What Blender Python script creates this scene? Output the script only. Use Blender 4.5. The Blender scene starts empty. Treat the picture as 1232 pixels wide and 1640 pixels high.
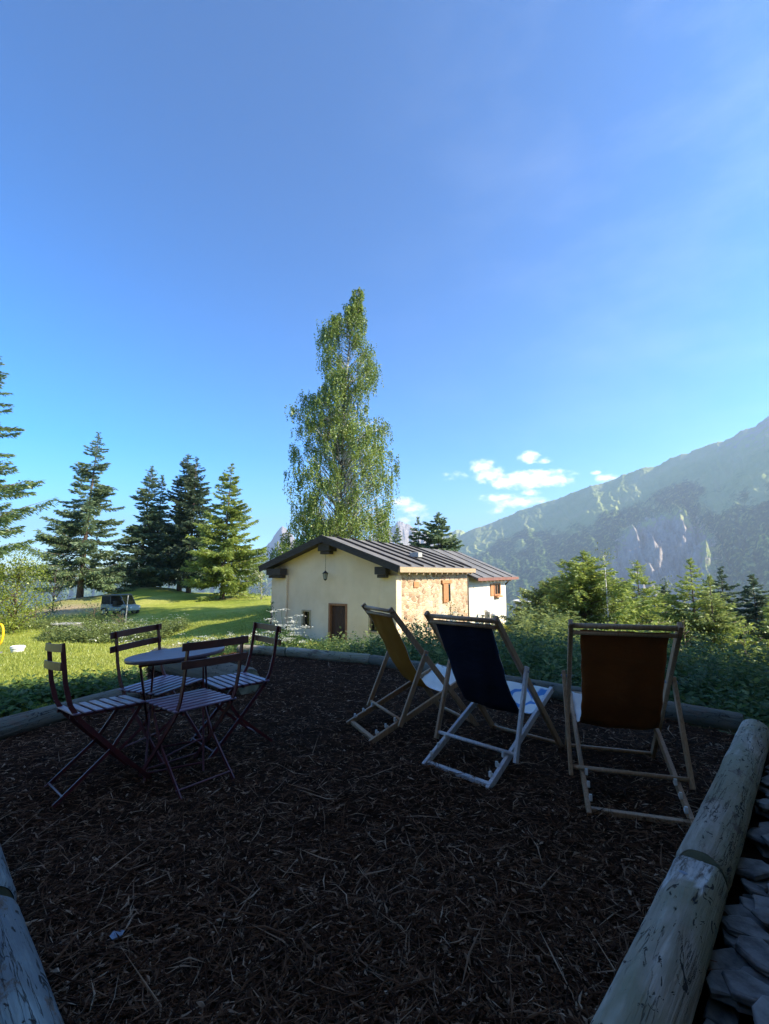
import bpy, math, random
import numpy as np
from mathutils import Vector, Matrix, Euler, noise as mnoise
random.seed(7); rng = np.random.default_rng(7)
sc = bpy.context.scene
R = math.radians
# ------------------------------------------------------------------ camera, sky, sun, exposure
FPX, HC, HOR = 730.0, 1.25, 918.0          # focal length and horizon row of the photograph (1232 x 1640)
PITCH = math.atan((HOR-820)/FPX)
cam = bpy.data.cameras.new("camera"); camo = bpy.data.objects.new("camera", cam); sc.collection.objects.link(camo)
cam.sensor_fit = 'VERTICAL'; cam.sensor_height = 24; cam.lens = 24*FPX/1640
cam.clip_start = .05; cam.clip_end = 30000
camo.location = (0, 0, HC); camo.rotation_euler = (R(90)+PITCH, 0, 0)
sc.camera = camo
SUN_AZ, SUN_EL = 107.0, 33.0                # clockwise from the view direction
sd = Vector((math.sin(R(SUN_AZ))*math.cos(R(SUN_EL)), math.cos(R(SUN_AZ))*math.cos(R(SUN_EL)), math.sin(R(SUN_EL))))
sl = bpy.data.lights.new("sun", 'SUN'); sl.energy = 5.0; sl.angle = R(.5); sl.color = (1, .88, .68)
so = bpy.data.objects.new("sun", sl); sc.collection.objects.link(so)
so.rotation_euler = sd.to_track_quat('Z', 'Y').to_euler()
sc.view_settings.view_transform = 'Standard'; sc.view_settings.look = 'None'
sc.view_settings.exposure = 1.55; sc.view_settings.gamma = 1
try:
    sc.cycles.use_denoising = True
    sc.cycles.max_bounces = 8; sc.cycles.diffuse_bounces = 4; sc.cycles.transparent_max_bounces = 8
    sc.cycles.volume_bounces = 0; sc.cycles.sample_clamp_indirect = 4
except Exception: pass

def ray(px, py):
    u, v = px-616, py-820
    return Vector((u, FPX*math.cos(PITCH)+v*math.sin(PITCH), FPX*math.sin(PITCH)-v*math.cos(PITCH)))
def at(px, py, Y):
    d = ray(px, py); return Vector((0, 0, HC)) + d*(Y/d.y)
def onz(px, py, z=0):
    d = ray(px, py); return Vector((0, 0, HC)) + d*((z-HC)/d.z)

world = bpy.data.worlds.new("World"); sc.world = world; world.use_nodes = True
def build_world():
    nt = world.node_tree; N = nt.nodes; L = nt.links; N.clear()
    out = N.new('ShaderNodeOutputWorld'); bg = N.new('ShaderNodeBackground'); bg.inputs[1].default_value = .13
    sky = N.new('ShaderNodeTexSky'); sky.sky_type = 'NISHITA'; sky.sun_disc = False
    sky.sun_elevation = R(SUN_EL); sky.sun_rotation = R(SUN_AZ); sky.altitude = 1800
    sky.air_density = 1.0; sky.dust_density = 1.2; sky.ozone_density = 2.2
    hs = N.new('ShaderNodeHueSaturation'); hs.inputs['Saturation'].default_value = 1.2; hs.inputs['Hue'].default_value = .497; hs.inputs['Value'].default_value = .5
    gm = N.new('ShaderNodeGamma'); gm.inputs[1].default_value = 1.55; L.new(sky.outputs[0], gm.inputs[0]); tn = N.new('ShaderNodeMixRGB'); tn.blend_type = 'MULTIPLY'; tn.inputs[0].default_value = 1; tn.inputs[2].default_value = (.85, .95, 1, 1); L.new(gm.outputs[0], tn.inputs[1]); L.new(tn.outputs[0], hs.inputs['Color'])
    tc = N.new('ShaderNodeTexCoord'); sp = N.new('ShaderNodeSeparateXYZ'); L.new(tc.outputs['Generated'], sp.inputs[0])
    def m(op, a, b=None):
        n = N.new('ShaderNodeMath'); n.operation = op
        for i, x in enumerate((a, b)):
            if x is None: continue
            if isinstance(x, (int, float)): n.inputs[i].default_value = x
            else: L.new(x, n.inputs[i])
        return n.outputs[0]
    az = m('MULTIPLY', m('ARCTAN2', sp.outputs[0], sp.outputs[1]), 180/math.pi)
    el = m('MULTIPLY', m('ARCSINE', sp.outputs[2]), 180/math.pi)
    cb = N.new('ShaderNodeCombineXYZ'); L.new(az, cb.inputs[0]); L.new(el, cb.inputs[1])
    def noise(scale, det, vec, sy=1.):
        mp = N.new('ShaderNodeMapping'); L.new(vec, mp.inputs[0]); mp.inputs['Scale'].default_value = (1, sy, 1)
        n = N.new('ShaderNodeTexNoise'); n.inputs['Scale'].default_value = scale; n.inputs['Detail'].default_value = det
        n.inputs['Roughness'].default_value = .6; L.new(mp.outputs[0], n.inputs['Vector']); return n
    nz = noise(.8, 9, cb.outputs[0], 1.6)
    blobs = [(772,748,20,12,.9),(786,762,26,13,.95),(850,768,62,14,1.35),(812,772,34,10,1.2),(890,770,28,9,1.1),(848,732,17,9,1.25),(870,737,14,5,.7),
             (800,797,28,8,1.05),(830,803,44,9,1.1),(850,790,16,6,.8),(795,818,16,5,.85),(646,805,18,9,1.2),(660,815,22,10,1.05),(650,834,14,6,1.0),(668,830,26,12,.6),
             (972,766,18,6,1.2),(954,757,8,3,.7),(730,762,26,7,.35),(828,825,12,4,.7)]
    acc = None
    for (px, py, sx, sy, s) in blobs:
        d = ray(px, py).normalized(); a = math.degrees(math.atan2(d.x, d.y)); e = math.degrees(math.asin(d.z))
        d2 = ray(px+sx, py).normalized(); d3 = ray(px, py-sy).normalized()
        sxa = abs(math.degrees(math.atan2(d2.x, d2.y))-a)*1.35; sya = abs(math.degrees(math.asin(d3.z))-e)*1.35
        sb = N.new('ShaderNodeVectorMath'); sb.operation = 'SUBTRACT'; L.new(cb.outputs[0], sb.inputs[0]); sb.inputs[1].default_value = (a, e, 0)
        mu = N.new('ShaderNodeVectorMath'); mu.operation = 'MULTIPLY'; L.new(sb.outputs[0], mu.inputs[0]); mu.inputs[1].default_value = (1/sxa, 1/sya, 0)
        ln = N.new('ShaderNodeVectorMath'); ln.operation = 'LENGTH'; L.new(mu.outputs[0], ln.inputs[0])
        v = m('MULTIPLY', m('MAXIMUM', m('SUBTRACT', 1., ln.outputs['Value']), 0.), s)
        acc = v if acc is None else m('MAXIMUM', acc, v)
    gate = m('MINIMUM', m('MULTIPLY', acc, 6.), 1.)
    k = m('ADD', acc, m('MULTIPLY', m('SUBTRACT', nz.outputs[0], .5), 2.3))
    rp = N.new('ShaderNodeMapRange'); rp.interpolation_type = 'SMOOTHSTEP'; L.new(k, rp.inputs[0])
    rp.inputs[1].default_value = .0; rp.inputs[2].default_value = 1.15
    cum = m('MULTIPLY', rp.outputs[0], gate)
    # thin high cirrus to the right
    cz = noise(.05, 7, cb.outputs[0], 2.6)
    cir = N.new('ShaderNodeMapRange'); L.new(cz.outputs[0], cir.inputs[0]); cir.inputs[1].default_value = .45; cir.inputs[2].default_value = .8
    wz = N.new('ShaderNodeMapRange'); L.new(az, wz.inputs[0]); wz.inputs[1].default_value = -5; wz.inputs[2].default_value = 45
    cirm = m('MULTIPLY', m('MULTIPLY', cir.outputs[0], wz.outputs[0]), .08)
    mask = m('MINIMUM', m('ADD', cum, cirm), 1.)
    mx = N.new('ShaderNodeMixRGB'); L.new(mask, mx.inputs[0]); L.new(hs.outputs[0], mx.inputs[1]); mx.inputs[2].default_value = (7.2, 7.4, 7.6, 1)
    L.new(mx.outputs[0], bg.inputs[0]); L.new(bg.outputs[0], out.inputs[0])
build_world()

# ------------------------------------------------------------------ helpers
def link(o, parent=None):
    sc.collection.objects.link(o)
    if parent is not None: o.parent = parent
    return o
def tag(o, label=None, cat=None, group=None, kind=None):
    if label: o['label'] = label
    if cat: o['category'] = cat
    if group: o['group'] = group
    if kind: o['kind'] = kind
    return o
def thing(name, label, cat, loc=(0, 0, 0), rz=0, group=None):
    o = bpy.data.objects.new(name, None); o.location = loc; o.rotation_euler = (0, 0, rz); o.empty_display_size = .2
    link(o); return tag(o, label, cat, group)
class MB:
    def __init__(s): s.v = []; s.f = []
    def add(s, vs, fs):
        b = len(s.v); s.v += [tuple(v) for v in vs]; s.f += [tuple(i+b for i in f) for f in fs]; return s
    def box(s, x0, x1, y0, y1, z0, z1):
        return s.add([(x0,y0,z0),(x1,y0,z0),(x1,y1,z0),(x0,y1,z0),(x0,y0,z1),(x1,y0,z1),(x1,y1,z1),(x0,y1,z1)],
                     [(0,3,2,1),(4,5,6,7),(0,1,5,4),(1,2,6,5),(2,3,7,6),(3,0,4,7)])
    def bar(s, p, q, w, h, up=(0, 0, 1)):
        p, q = Vector(p), Vector(q); d = (q-p).normalized(); up = Vector(up)
        x = d.cross(up)
        if x.length < 1e-4: x = d.cross(Vector((1, 0, 0)))
        x.normalize(); y = x.cross(d)
        vs = []
        for c in (p, q):
            for a, b in ((-1,-1),(1,-1),(1,1),(-1,1)): vs.append(c + x*(a*w/2) + y*(b*h/2))
        return s.add(vs, [(0,1,2,3),(7,6,5,4),(0,4,5,1),(1,5,6,2),(2,6,7,3),(3,7,4,0)])
    def tube(s, pts, rad, n=8):
        pts = [Vector(p) for p in pts]; vs = []; fs = []
        r = rad if isinstance(rad, (list, tuple)) else [rad]*len(pts)
        ref = None
        for i, p in enumerate(pts):
            d = (pts[min(i+1, len(pts)-1)] - pts[max(i-1, 0)]).normalized()
            if ref is None: ref = d.orthogonal().normalized()
            x = (ref - d*ref.dot(d)).normalized(); ref = x; y = d.cross(x)
            for k in range(n):
                a = 2*math.pi*k/n; vs.append(p + (x*math.cos(a)+y*math.sin(a))*r[i])
        for i in range(len(pts)-1):
            for k in range(n):
                fs.append((i*n+k, i*n+(k+1)%n, (i+1)*n+(k+1)%n, (i+1)*n+k))
        fs.append(tuple(range(n-1, -1, -1))); fs.append(tuple((len(pts)-1)*n+k for k in range(n)))
        return s.add(vs, fs)
    def lathe(s, prof, n=24, c=(0, 0, 0)):
        vs = []; fs = []
        for r, z in prof:
            for k in range(n):
                a = 2*math.pi*k/n; vs.append((c[0]+r*math.cos(a), c[1]+r*math.sin(a), c[2]+z))
        m = len(prof)
        for i in range(m-1):
            for k in range(n): fs.append((i*n+k, i*n+(k+1)%n, (i+1)*n+(k+1)%n, (i+1)*n+k))
        fs.append(tuple(range(n-1, -1, -1))); fs.append(tuple((m-1)*n+k for k in range(n)))
        return s.add(vs, fs)
    def prism(s, poly, y0, y1):   # poly in (x, z), extruded along y
        n = len(poly); vs = [(x, y0, z) for x, z in poly] + [(x, y1, z) for x, z in poly]
        return s.add(vs, [tuple(range(n)), tuple(range(2*n-1, n-1, -1))] + [((i+1) % n, i, i+n, (i+1) % n+n) for i in range(n)])
    def build(s, name, mat, parent=None, smooth=False, bevel=0, recalc=True):
        me = bpy.data.meshes.new(name); me.from_pydata(s.v, [], s.f); me.validate()
        if recalc:
            import bmesh
            bm = bmesh.new(); bm.from_mesh(me); bmesh.ops.recalc_face_normals(bm, faces=bm.faces); bm.to_mesh(me); bm.free()
        for m in (mat if isinstance(mat, (list, tuple)) else [mat]): me.materials.append(m)
        if smooth: me.shade_smooth()
        o = link(bpy.data.objects.new(name, me), parent)
        if bevel:
            b = o.modifiers.new('bevel', 'BEVEL'); b.width = bevel; b.segments = 2; b.limit_method = 'ANGLE'
        return o
def npmesh(name, V, F, mat, parent=None, smooth=False, uv=None):
    """V (n,3), F (m,k) with one face size"""
    me = bpy.data.meshes.new(name); V = np.asarray(V, dtype=np.float32); F = np.asarray(F, dtype=np.int32); k = F.shape[1]
    me.vertices.add(len(V)); me.vertices.foreach_set('co', V.ravel())
    me.loops.add(F.size); me.loops.foreach_set('vertex_index', F.ravel())
    me.polygons.add(len(F)); me.polygons.foreach_set('loop_start', np.arange(0, F.size, k, dtype=np.int32))
    try: me.polygons.foreach_set('loop_total', np.full(len(F), k, dtype=np.int32))
    except Exception: pass
    me.update(calc_edges=True)
    me.polygons.foreach_set('use_smooth', np.full(len(F), bool(smooth)))
    for m in (mat if isinstance(mat, (list, tuple)) else [mat]): me.materials.append(m)
    return link(bpy.data.objects.new(name, me), parent)
def unit(a): return a/np.maximum(np.linalg.norm(a, axis=-1, keepdims=True), 1e-9)
def rdir(n): return unit(rng.normal(size=(n, 3)))
def leaves(P, D, L, W, Nn=None):
    """diamond leaves: base P, direction D, length L, width W"""
    n = len(P); D = unit(D); Nn = rdir(n) if Nn is None else Nn
    S = unit(np.cross(D, Nn)); L = np.broadcast_to(np.asarray(L, float).reshape(-1, 1) if np.ndim(L) else L, (n, 1)); W = np.broadcast_to(np.asarray(W, float).reshape(-1, 1) if np.ndim(W) else W, (n, 1))
    V = np.stack([P, P+D*L*.45+S*W/2, P+D*L, P+D*L*.45-S*W/2], 1).reshape(-1, 3)
    return V, np.arange(4*n).reshape(-1, 4)
# vectorised value noise
def _h(ix, iy, iz, seed):
    n = (ix*374761393 + iy*668265263 + iz*2147483647*0 + iz*1274126177 + seed*974634777) & 0xffffffff
    n = ((n ^ (n >> 13))*1274126177) & 0xffffffff
    return ((n ^ (n >> 16)) & 0xffffff)/float(0xffffff)
def vnoise(x, y, z=0., seed=0):
    x, y, z = np.broadcast_arrays(np.asarray(x, float), np.asarray(y, float), np.asarray(z, float))
    ix, iy, iz = np.floor(x).astype(np.int64), np.floor(y).astype(np.int64), np.floor(z).astype(np.int64)
    fx, fy, fz = x-ix, y-iy, z-iz; fx, fy, fz = [t*t*t*(t*(t*6-15)+10) for t in (fx, fy, fz)]
    r = 0
    for a in (0, 1):
        for b in (0, 1):
            for c in (0, 1):
                r = r + _h(ix+a, iy+b, iz+c, seed)*(fx if a else 1-fx)*(fy if b else 1-fy)*(fz if c else 1-fz)
    return r*2-1
def fbm(x, y, z=0., o=5, seed=0, ridged=False, gain=.5):
    s = 0; a = 1; t = 0
    for i in range(o):
        v = vnoise(x*2**i, y*2**i, np.asarray(z)*2**i, seed+i)
        s = s + a*((1-np.abs(v)*2) if ridged else v); t += a; a *= gain
    return s/t

# ------------------------------------------------------------------ materials
def mat(name): 
    m = bpy.data.materials.new(name); m.use_nodes = True; nt = m.node_tree
    return m, nt, nt.nodes, nt.links, nt.nodes['Principled BSDF']
def ramp(N, L, src, stops):
    r = N.new('ShaderNodeValToRGB'); e = r.color_ramp.elements
    e[0].position, e[0].color = stops[0][0], (*stops[0][1], 1); e[1].position, e[1].color = stops[-1][0], (*stops[-1][1], 1)
    for p, c in stops[1:-1]:
        x = e.new(p); x.color = (*c, 1)
    L.new(src, r.inputs[0]); return r.outputs[0]
def ntex(N, L, scale, det=5, coord='Object', stretch=None, rough=.6, dist=0):
    tc = N.new('ShaderNodeTexCoord'); mp = N.new('ShaderNodeMapping'); L.new(tc.outputs[coord], mp.inputs[0])
    if stretch: mp.inputs['Scale'].default_value = stretch
    n = N.new('ShaderNodeTexNoise'); n.inputs['Scale'].default_value = scale; n.inputs['Detail'].default_value = det
    n.inputs['Roughness'].default_value = rough; n.inputs['Distortion'].default_value = dist
    L.new(mp.outputs[0], n.inputs['Vector']); return n
def bump(N, L, bs, src, strength=.4, dist=.02, prev=None):
    b = N.new('ShaderNodeBump'); b.inputs['Strength'].default_value = strength; b.inputs['Distance'].default_value = dist
    L.new(src, b.inputs['Height'])
    if prev is not None: L.new(prev, b.inputs['Normal'])
    L.new(b.outputs[0], bs.inputs['Normal']); return b.outputs[0]
def simple(name, c1, c2, scale=8, rough=.8, bumps=.3, bdist=.01, stretch=None, metal=0, det=6, spec=.3, lo=.35, hi=.65, dist=0):
    m, nt, N, L, bs = mat(name)
    n = ntex(N, L, scale, det, stretch=stretch, dist=dist)
    L.new(ramp(N, L, n.outputs[0], [(lo, c1), (hi, c2)]), bs.inputs['Base Color'])
    bs.inputs['Roughness'].default_value = rough; bs.inputs['Metallic'].default_value = metal
    bs.inputs['Specular IOR Level'].default_value = spec
    if bumps: bump(N, L, bs, n.outputs[0], bumps, bdist)
    return m
def foliage(name, dark, light, trans=.35, scale=.5, tip=None):
    m, nt, N, L, bs = mat(name); N.remove(bs); out = N['Material Output']
    g = N.new('ShaderNodeNewGeometry'); n = ntex(N, L, scale, 3)
    ad = N.new('ShaderNodeMath'); ad.operation = 'MULTIPLY_ADD'; L.new(g.outputs['Random Per Island'], ad.inputs[0]); ad.inputs[1].default_value = .55; 
    sb = N.new('ShaderNodeMath'); sb.operation = 'SUBTRACT'; L.new(n.outputs[0], sb.inputs[0]); sb.inputs[1].default_value = .28; L.new(sb.outputs[0], ad.inputs[2])
    col = ramp(N, L, ad.outputs[0], [(.15, dark), (.8, light)])
    d = N.new('ShaderNodeBsdfDiffuse'); t = N.new('ShaderNodeBsdfTranslucent'); gl = N.new('ShaderNodeBsdfGlossy'); gl.inputs['Roughness'].default_value = .45; gl.inputs['Color'].default_value = (.6, .65, .6, 1)
    L.new(col, d.inputs[0]); hs = N.new('ShaderNodeHueSaturation'); L.new(col, hs.inputs['Color']); hs.inputs['Hue'].default_value = .485; hs.inputs['Value'].default_value = 1.3; L.new(hs.outputs[0], t.inputs[0])
    mx = N.new('ShaderNodeMixShader'); mx.inputs[0].default_value = trans; L.new(d.outputs[0], mx.inputs[1]); L.new(t.outputs[0], mx.inputs[2])
    m2 = N.new('ShaderNodeMixShader'); m2.inputs[0].default_value = .05; L.new(mx.outputs[0], m2.inputs[1]); L.new(gl.outputs[0], m2.inputs[2])
    L.new(m2.outputs[0], out.inputs['Surface']); return m

M = {}
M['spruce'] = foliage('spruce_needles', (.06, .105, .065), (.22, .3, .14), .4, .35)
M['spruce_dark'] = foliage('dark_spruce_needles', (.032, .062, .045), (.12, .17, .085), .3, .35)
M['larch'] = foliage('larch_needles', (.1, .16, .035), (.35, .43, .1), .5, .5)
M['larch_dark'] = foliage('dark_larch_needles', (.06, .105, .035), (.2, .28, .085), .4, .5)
M['young_larch'] = foliage('young_larch_needles', (.09, .14, .035), (.31, .37, .11), .4, .6)
M['birch'] = foliage('birch_leaves', (.05, .1, .018), (.26, .335, .065), .35, .6)
M['bright'] = foliage('bright_leaves', (.09, .14, .015), (.26, .31, .04), .45, .5)
M['bush'] = foliage('bush_leaves', (.07, .11, .03), (.24, .29, .09), .4, .8)
M['weeds'] = foliage('weed_leaves', (.035, .075, .02), (.11, .18, .05), .4, 1.2)
M['fern'] = foliage('fern_leaves', (.04, .08, .02), (.1, .17, .04), .4, 1.5)
M['grass'] = foliage('grass_blades', (.18, .23, .035), (.38, .4, .08), .4, .35)
M['umbel'] = foliage('white_flowers', (.5, .52, .42), (.8, .8, .7), .3, 2)
M['bark'] = simple('bark', (.07, .05, .04), (.19, .14, .11), 3, .95, .8, .04, (6, 6, 1))
M['birch_bark'] = simple('birch_bark', (.12, .11, .1), (.6, .58, .53), 1.6, .8, .3, .01, (1, 1, 5), lo=.42, hi=.52)
M['wood'] = simple('beech_wood', (.27, .155, .08), (.42, .27, .155), 9, .5, .1, .002, (14, 14, 1.2), spec=.4)
M['greywood'] = simple('pale_grey_wood', (.42, .40, .40), (.62, .6, .6), 9, .5, .1, .002, (14, 14, 1.2), spec=.4)
M['darkwood'] = simple('dark_stained_wood', (.022, .018, .016), (.06, .048, .04), 6, .8, .4, .006, (1, 8, 8))
M['doorwood'] = simple('brown_door_wood', (.03, .014, .01), (.07, .032, .02), 6, .6, .3, .004, (10, 10, 1))
M['orangewood'] = simple('orange_wood', (.34, .15, .065), (.5, .25, .11), 6, .6, .2, .003, (9, 9, 1))
M['framewood'] = simple('brown_frame_wood', (.2, .085, .04), (.3, .14, .07), 6, .6, .2, .003, (9, 9, 1))
M['lightwood'] = simple('fascia_pine', (.3, .21, .12), (.44, .33, .21), 3, .7, .2, .003, (1, 8, 8))
M['burgundy'] = simple('burgundy_painted_metal', (.085, .014, .018), (.12, .022, .026), 14, .38, .05, .001, spec=.5)
M['brownpaint'] = simple('brown_painted_slats', (.1, .035, .025), (.14, .055, .04), 14, .42, .05, .001, spec=.5)
M['tabletop'] = simple('violet_brown_painted_metal', (.13, .085, .1), (.17, .115, .13), 10, .4, .03, .001, spec=.5)
M['seat_sky_sheen'] = simple('seat_slats_sky_tint', (.17, .1, .16), (.22, .14, .2), 14, .36, .05, .001, spec=.6)  # burgundy seat slats with the violet sky reflection painted into their colour
M['black'] = simple('black_iron', (.015, .015, .015), (.03, .03, .03), 8, .5, .1)
M['steel'] = simple('zinc_bolt', (.16, .2, .27), (.26, .3, .36), 30, .5, .1, .001, metal=.3)
M['hook'] = simple('pale_notch_wood', (.6, .57, .52), (.75, .73, .7), 20, .5, .1, .001)
M['stone'] = simple('slate_stone', (.07, .07, .068), (.2, .198, .19), 16, .85, .5, .01, det=9)
M['stone_pale'] = simple('pale_slate_stone', (.13, .128, .122), (.26, .257, .245), 16, .8, .5, .01, det=9)
M['cutend'] = simple('sawn_wood', (.12, .13, .08), (.22, .22, .15), 12, .8, .4, .004)
M['white'] = simple('white_plastic', (.62, .62, .6), (.76, .76, .74), 5, .5, .05)
M['yellow'] = simple('yellow_plastic', (.8, .42, .01), (.85, .5, .02), 5, .45, .02)
M['van_body'] = simple('pale_green_grey_paint', (.2, .25, .24), (.3, .35, .33), 3, .4, .05, spec=.5)
M['tarp'] = simple('grey_canvas_roof', (.1, .11, .11), (.16, .17, .17), 4, .8, .2)
M['rubber'] = simple('tyre_rubber', (.02, .02, .02), (.035, .035, .035), 10, .8, .2)
M['board'] = simple('weathered_board', (.3, .3, .27), (.42, .42, .39), 4, .8, .3, .005, (1, 6, 6))
M['metalwhite'] = simple('pale_sheet_metal', (.6, .6, .57), (.75, .75, .72), 3, .45, .05, metal=.2)

def mk_glass():
    m, nt, N, L, bs = mat('dark_window_glass'); bs.inputs['Base Color'].default_value = (.012, .015, .014, 1); bs.inputs['Roughness'].default_value = .06
    bs.inputs['Specular IOR Level'].default_value = .6; return m
M['glass'] = mk_glass()
def mk_plaster(name, c1, c2):
    m, nt, N, L, bs = mat(name); n = ntex(N, L, .7, 6); f = ntex(N, L, 26, 4)
    c = ramp(N, L, n.outputs[0], [(.3, c1), (.7, c2)]); L.new(c, bs.inputs['Base Color']); bs.inputs['Roughness'].default_value = .92
    st = ntex(N, L, 1.7, 6, stretch=(2.4, 2.4, .35), rough=.7); sr = N.new('ShaderNodeMapRange'); L.new(st.outputs[0], sr.inputs[0]); sr.inputs[1].default_value = .48; sr.inputs[2].default_value = .75; sr.inputs[4].default_value = .14
    sx = N.new('ShaderNodeMixRGB'); L.new(sr.outputs[0], sx.inputs[0]); L.new(c, sx.inputs[1]); sx.inputs[2].default_value = (.36, .29, .2, 1); L.new(sx.outputs[0], bs.inputs['Base Color'])
    b = bump(N, L, bs, n.outputs[0], .5, .05); bump(N, L, bs, f.outputs[0], .25, .01, b); return m
M['plaster'] = mk_plaster('cream_lime_plaster', (.60, .445, .30), (.74, .58, .42))
M['plaster_white'] = mk_plaster('white_lime_plaster', (.62, .56, .44), (.74, .69, .57))
def mk_rubble():
    m, nt, N, L, bs = mat('rubble_stone_wall'); tc = N.new('ShaderNodeTexCoord'); mp = N.new('ShaderNodeMapping'); L.new(tc.outputs['Object'], mp.inputs[0]); mp.inputs['Scale'].default_value = (1, 1, 1.7)
    dn = N.new('ShaderNodeTexNoise'); dn.inputs['Scale'].default_value = 3; L.new(mp.outputs[0], dn.inputs['Vector'])
    mixv = N.new('ShaderNodeMixRGB'); mixv.inputs[0].default_value = .12; L.new(mp.outputs[0], mixv.inputs[1]); L.new(dn.outputs['Color'], mixv.inputs[2])
    v = N.new('ShaderNodeTexVoronoi'); v.inputs['Scale'].default_value = 4.6; L.new(mixv.outputs[0], v.inputs['Vector'])
    e = N.new('ShaderNodeTexVoronoi'); e.feature = 'DISTANCE_TO_EDGE'; e.inputs['Scale'].default_value = 4.6; L.new(mixv.outputs[0], e.inputs['Vector'])
    sepc = N.new('ShaderNodeSeparateColor'); L.new(v.outputs['Color'], sepc.inputs[0])
    col = ramp(N, L, sepc.outputs[0], [(0, (.22, .13, .075)), (.3, (.4, .27, .16)), (.6, (.55, .41, .27)), (1, (.3, .23, .16))])
    em = N.new('ShaderNodeMapRange'); L.new(e.outputs['Distance'], em.inputs[0]); em.inputs[1].default_value = .02; em.inputs[2].default_value = .08
    big = ntex(N, L, .8, 4); mm = N.new('ShaderNodeMapRange'); L.new(big.outputs[0], mm.inputs[0]); mm.inputs[1].default_value = .5; mm.inputs[2].default_value = .68; mm.inputs[3].default_value = 1; mm.inputs[4].default_value = .15
    fm = N.new('ShaderNodeMath'); fm.operation = 'MULTIPLY'; L.new(em.outputs[0], fm.inputs[0]); L.new(mm.outputs[0], fm.inputs[1])
    mx = N.new('ShaderNodeMixRGB'); L.new(fm.outputs[0], mx.inputs[0]); mx.inputs[1].default_value = (.6, .49, .34, 1); L.new(col, mx.inputs[2])
    L.new(mx.outputs[0], bs.inputs['Base Color']); bs.inputs['Roughness'].default_value = .95
    bump(N, L, bs, fm.outputs[0], .8, .05); return m
M['rubble'] = mk_rubble()
def mk_roof():
    m, nt, N, L, bs = mat('grey_roofing_felt'); n = ntex(N, L, 1.1, 7); f = ntex(N, L, 40, 3)
    L.new(ramp(N, L, n.outputs[0], [(.3, (.09, .09, .09)), (.55, (.14, .135, .13)), (.75, (.19, .18, .165))]), bs.inputs['Base Color'])
    bs.inputs['Roughness'].default_value = .85; bump(N, L, bs, f.outputs[0], .3, .01); return m
M['roof'] = mk_roof()
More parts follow.
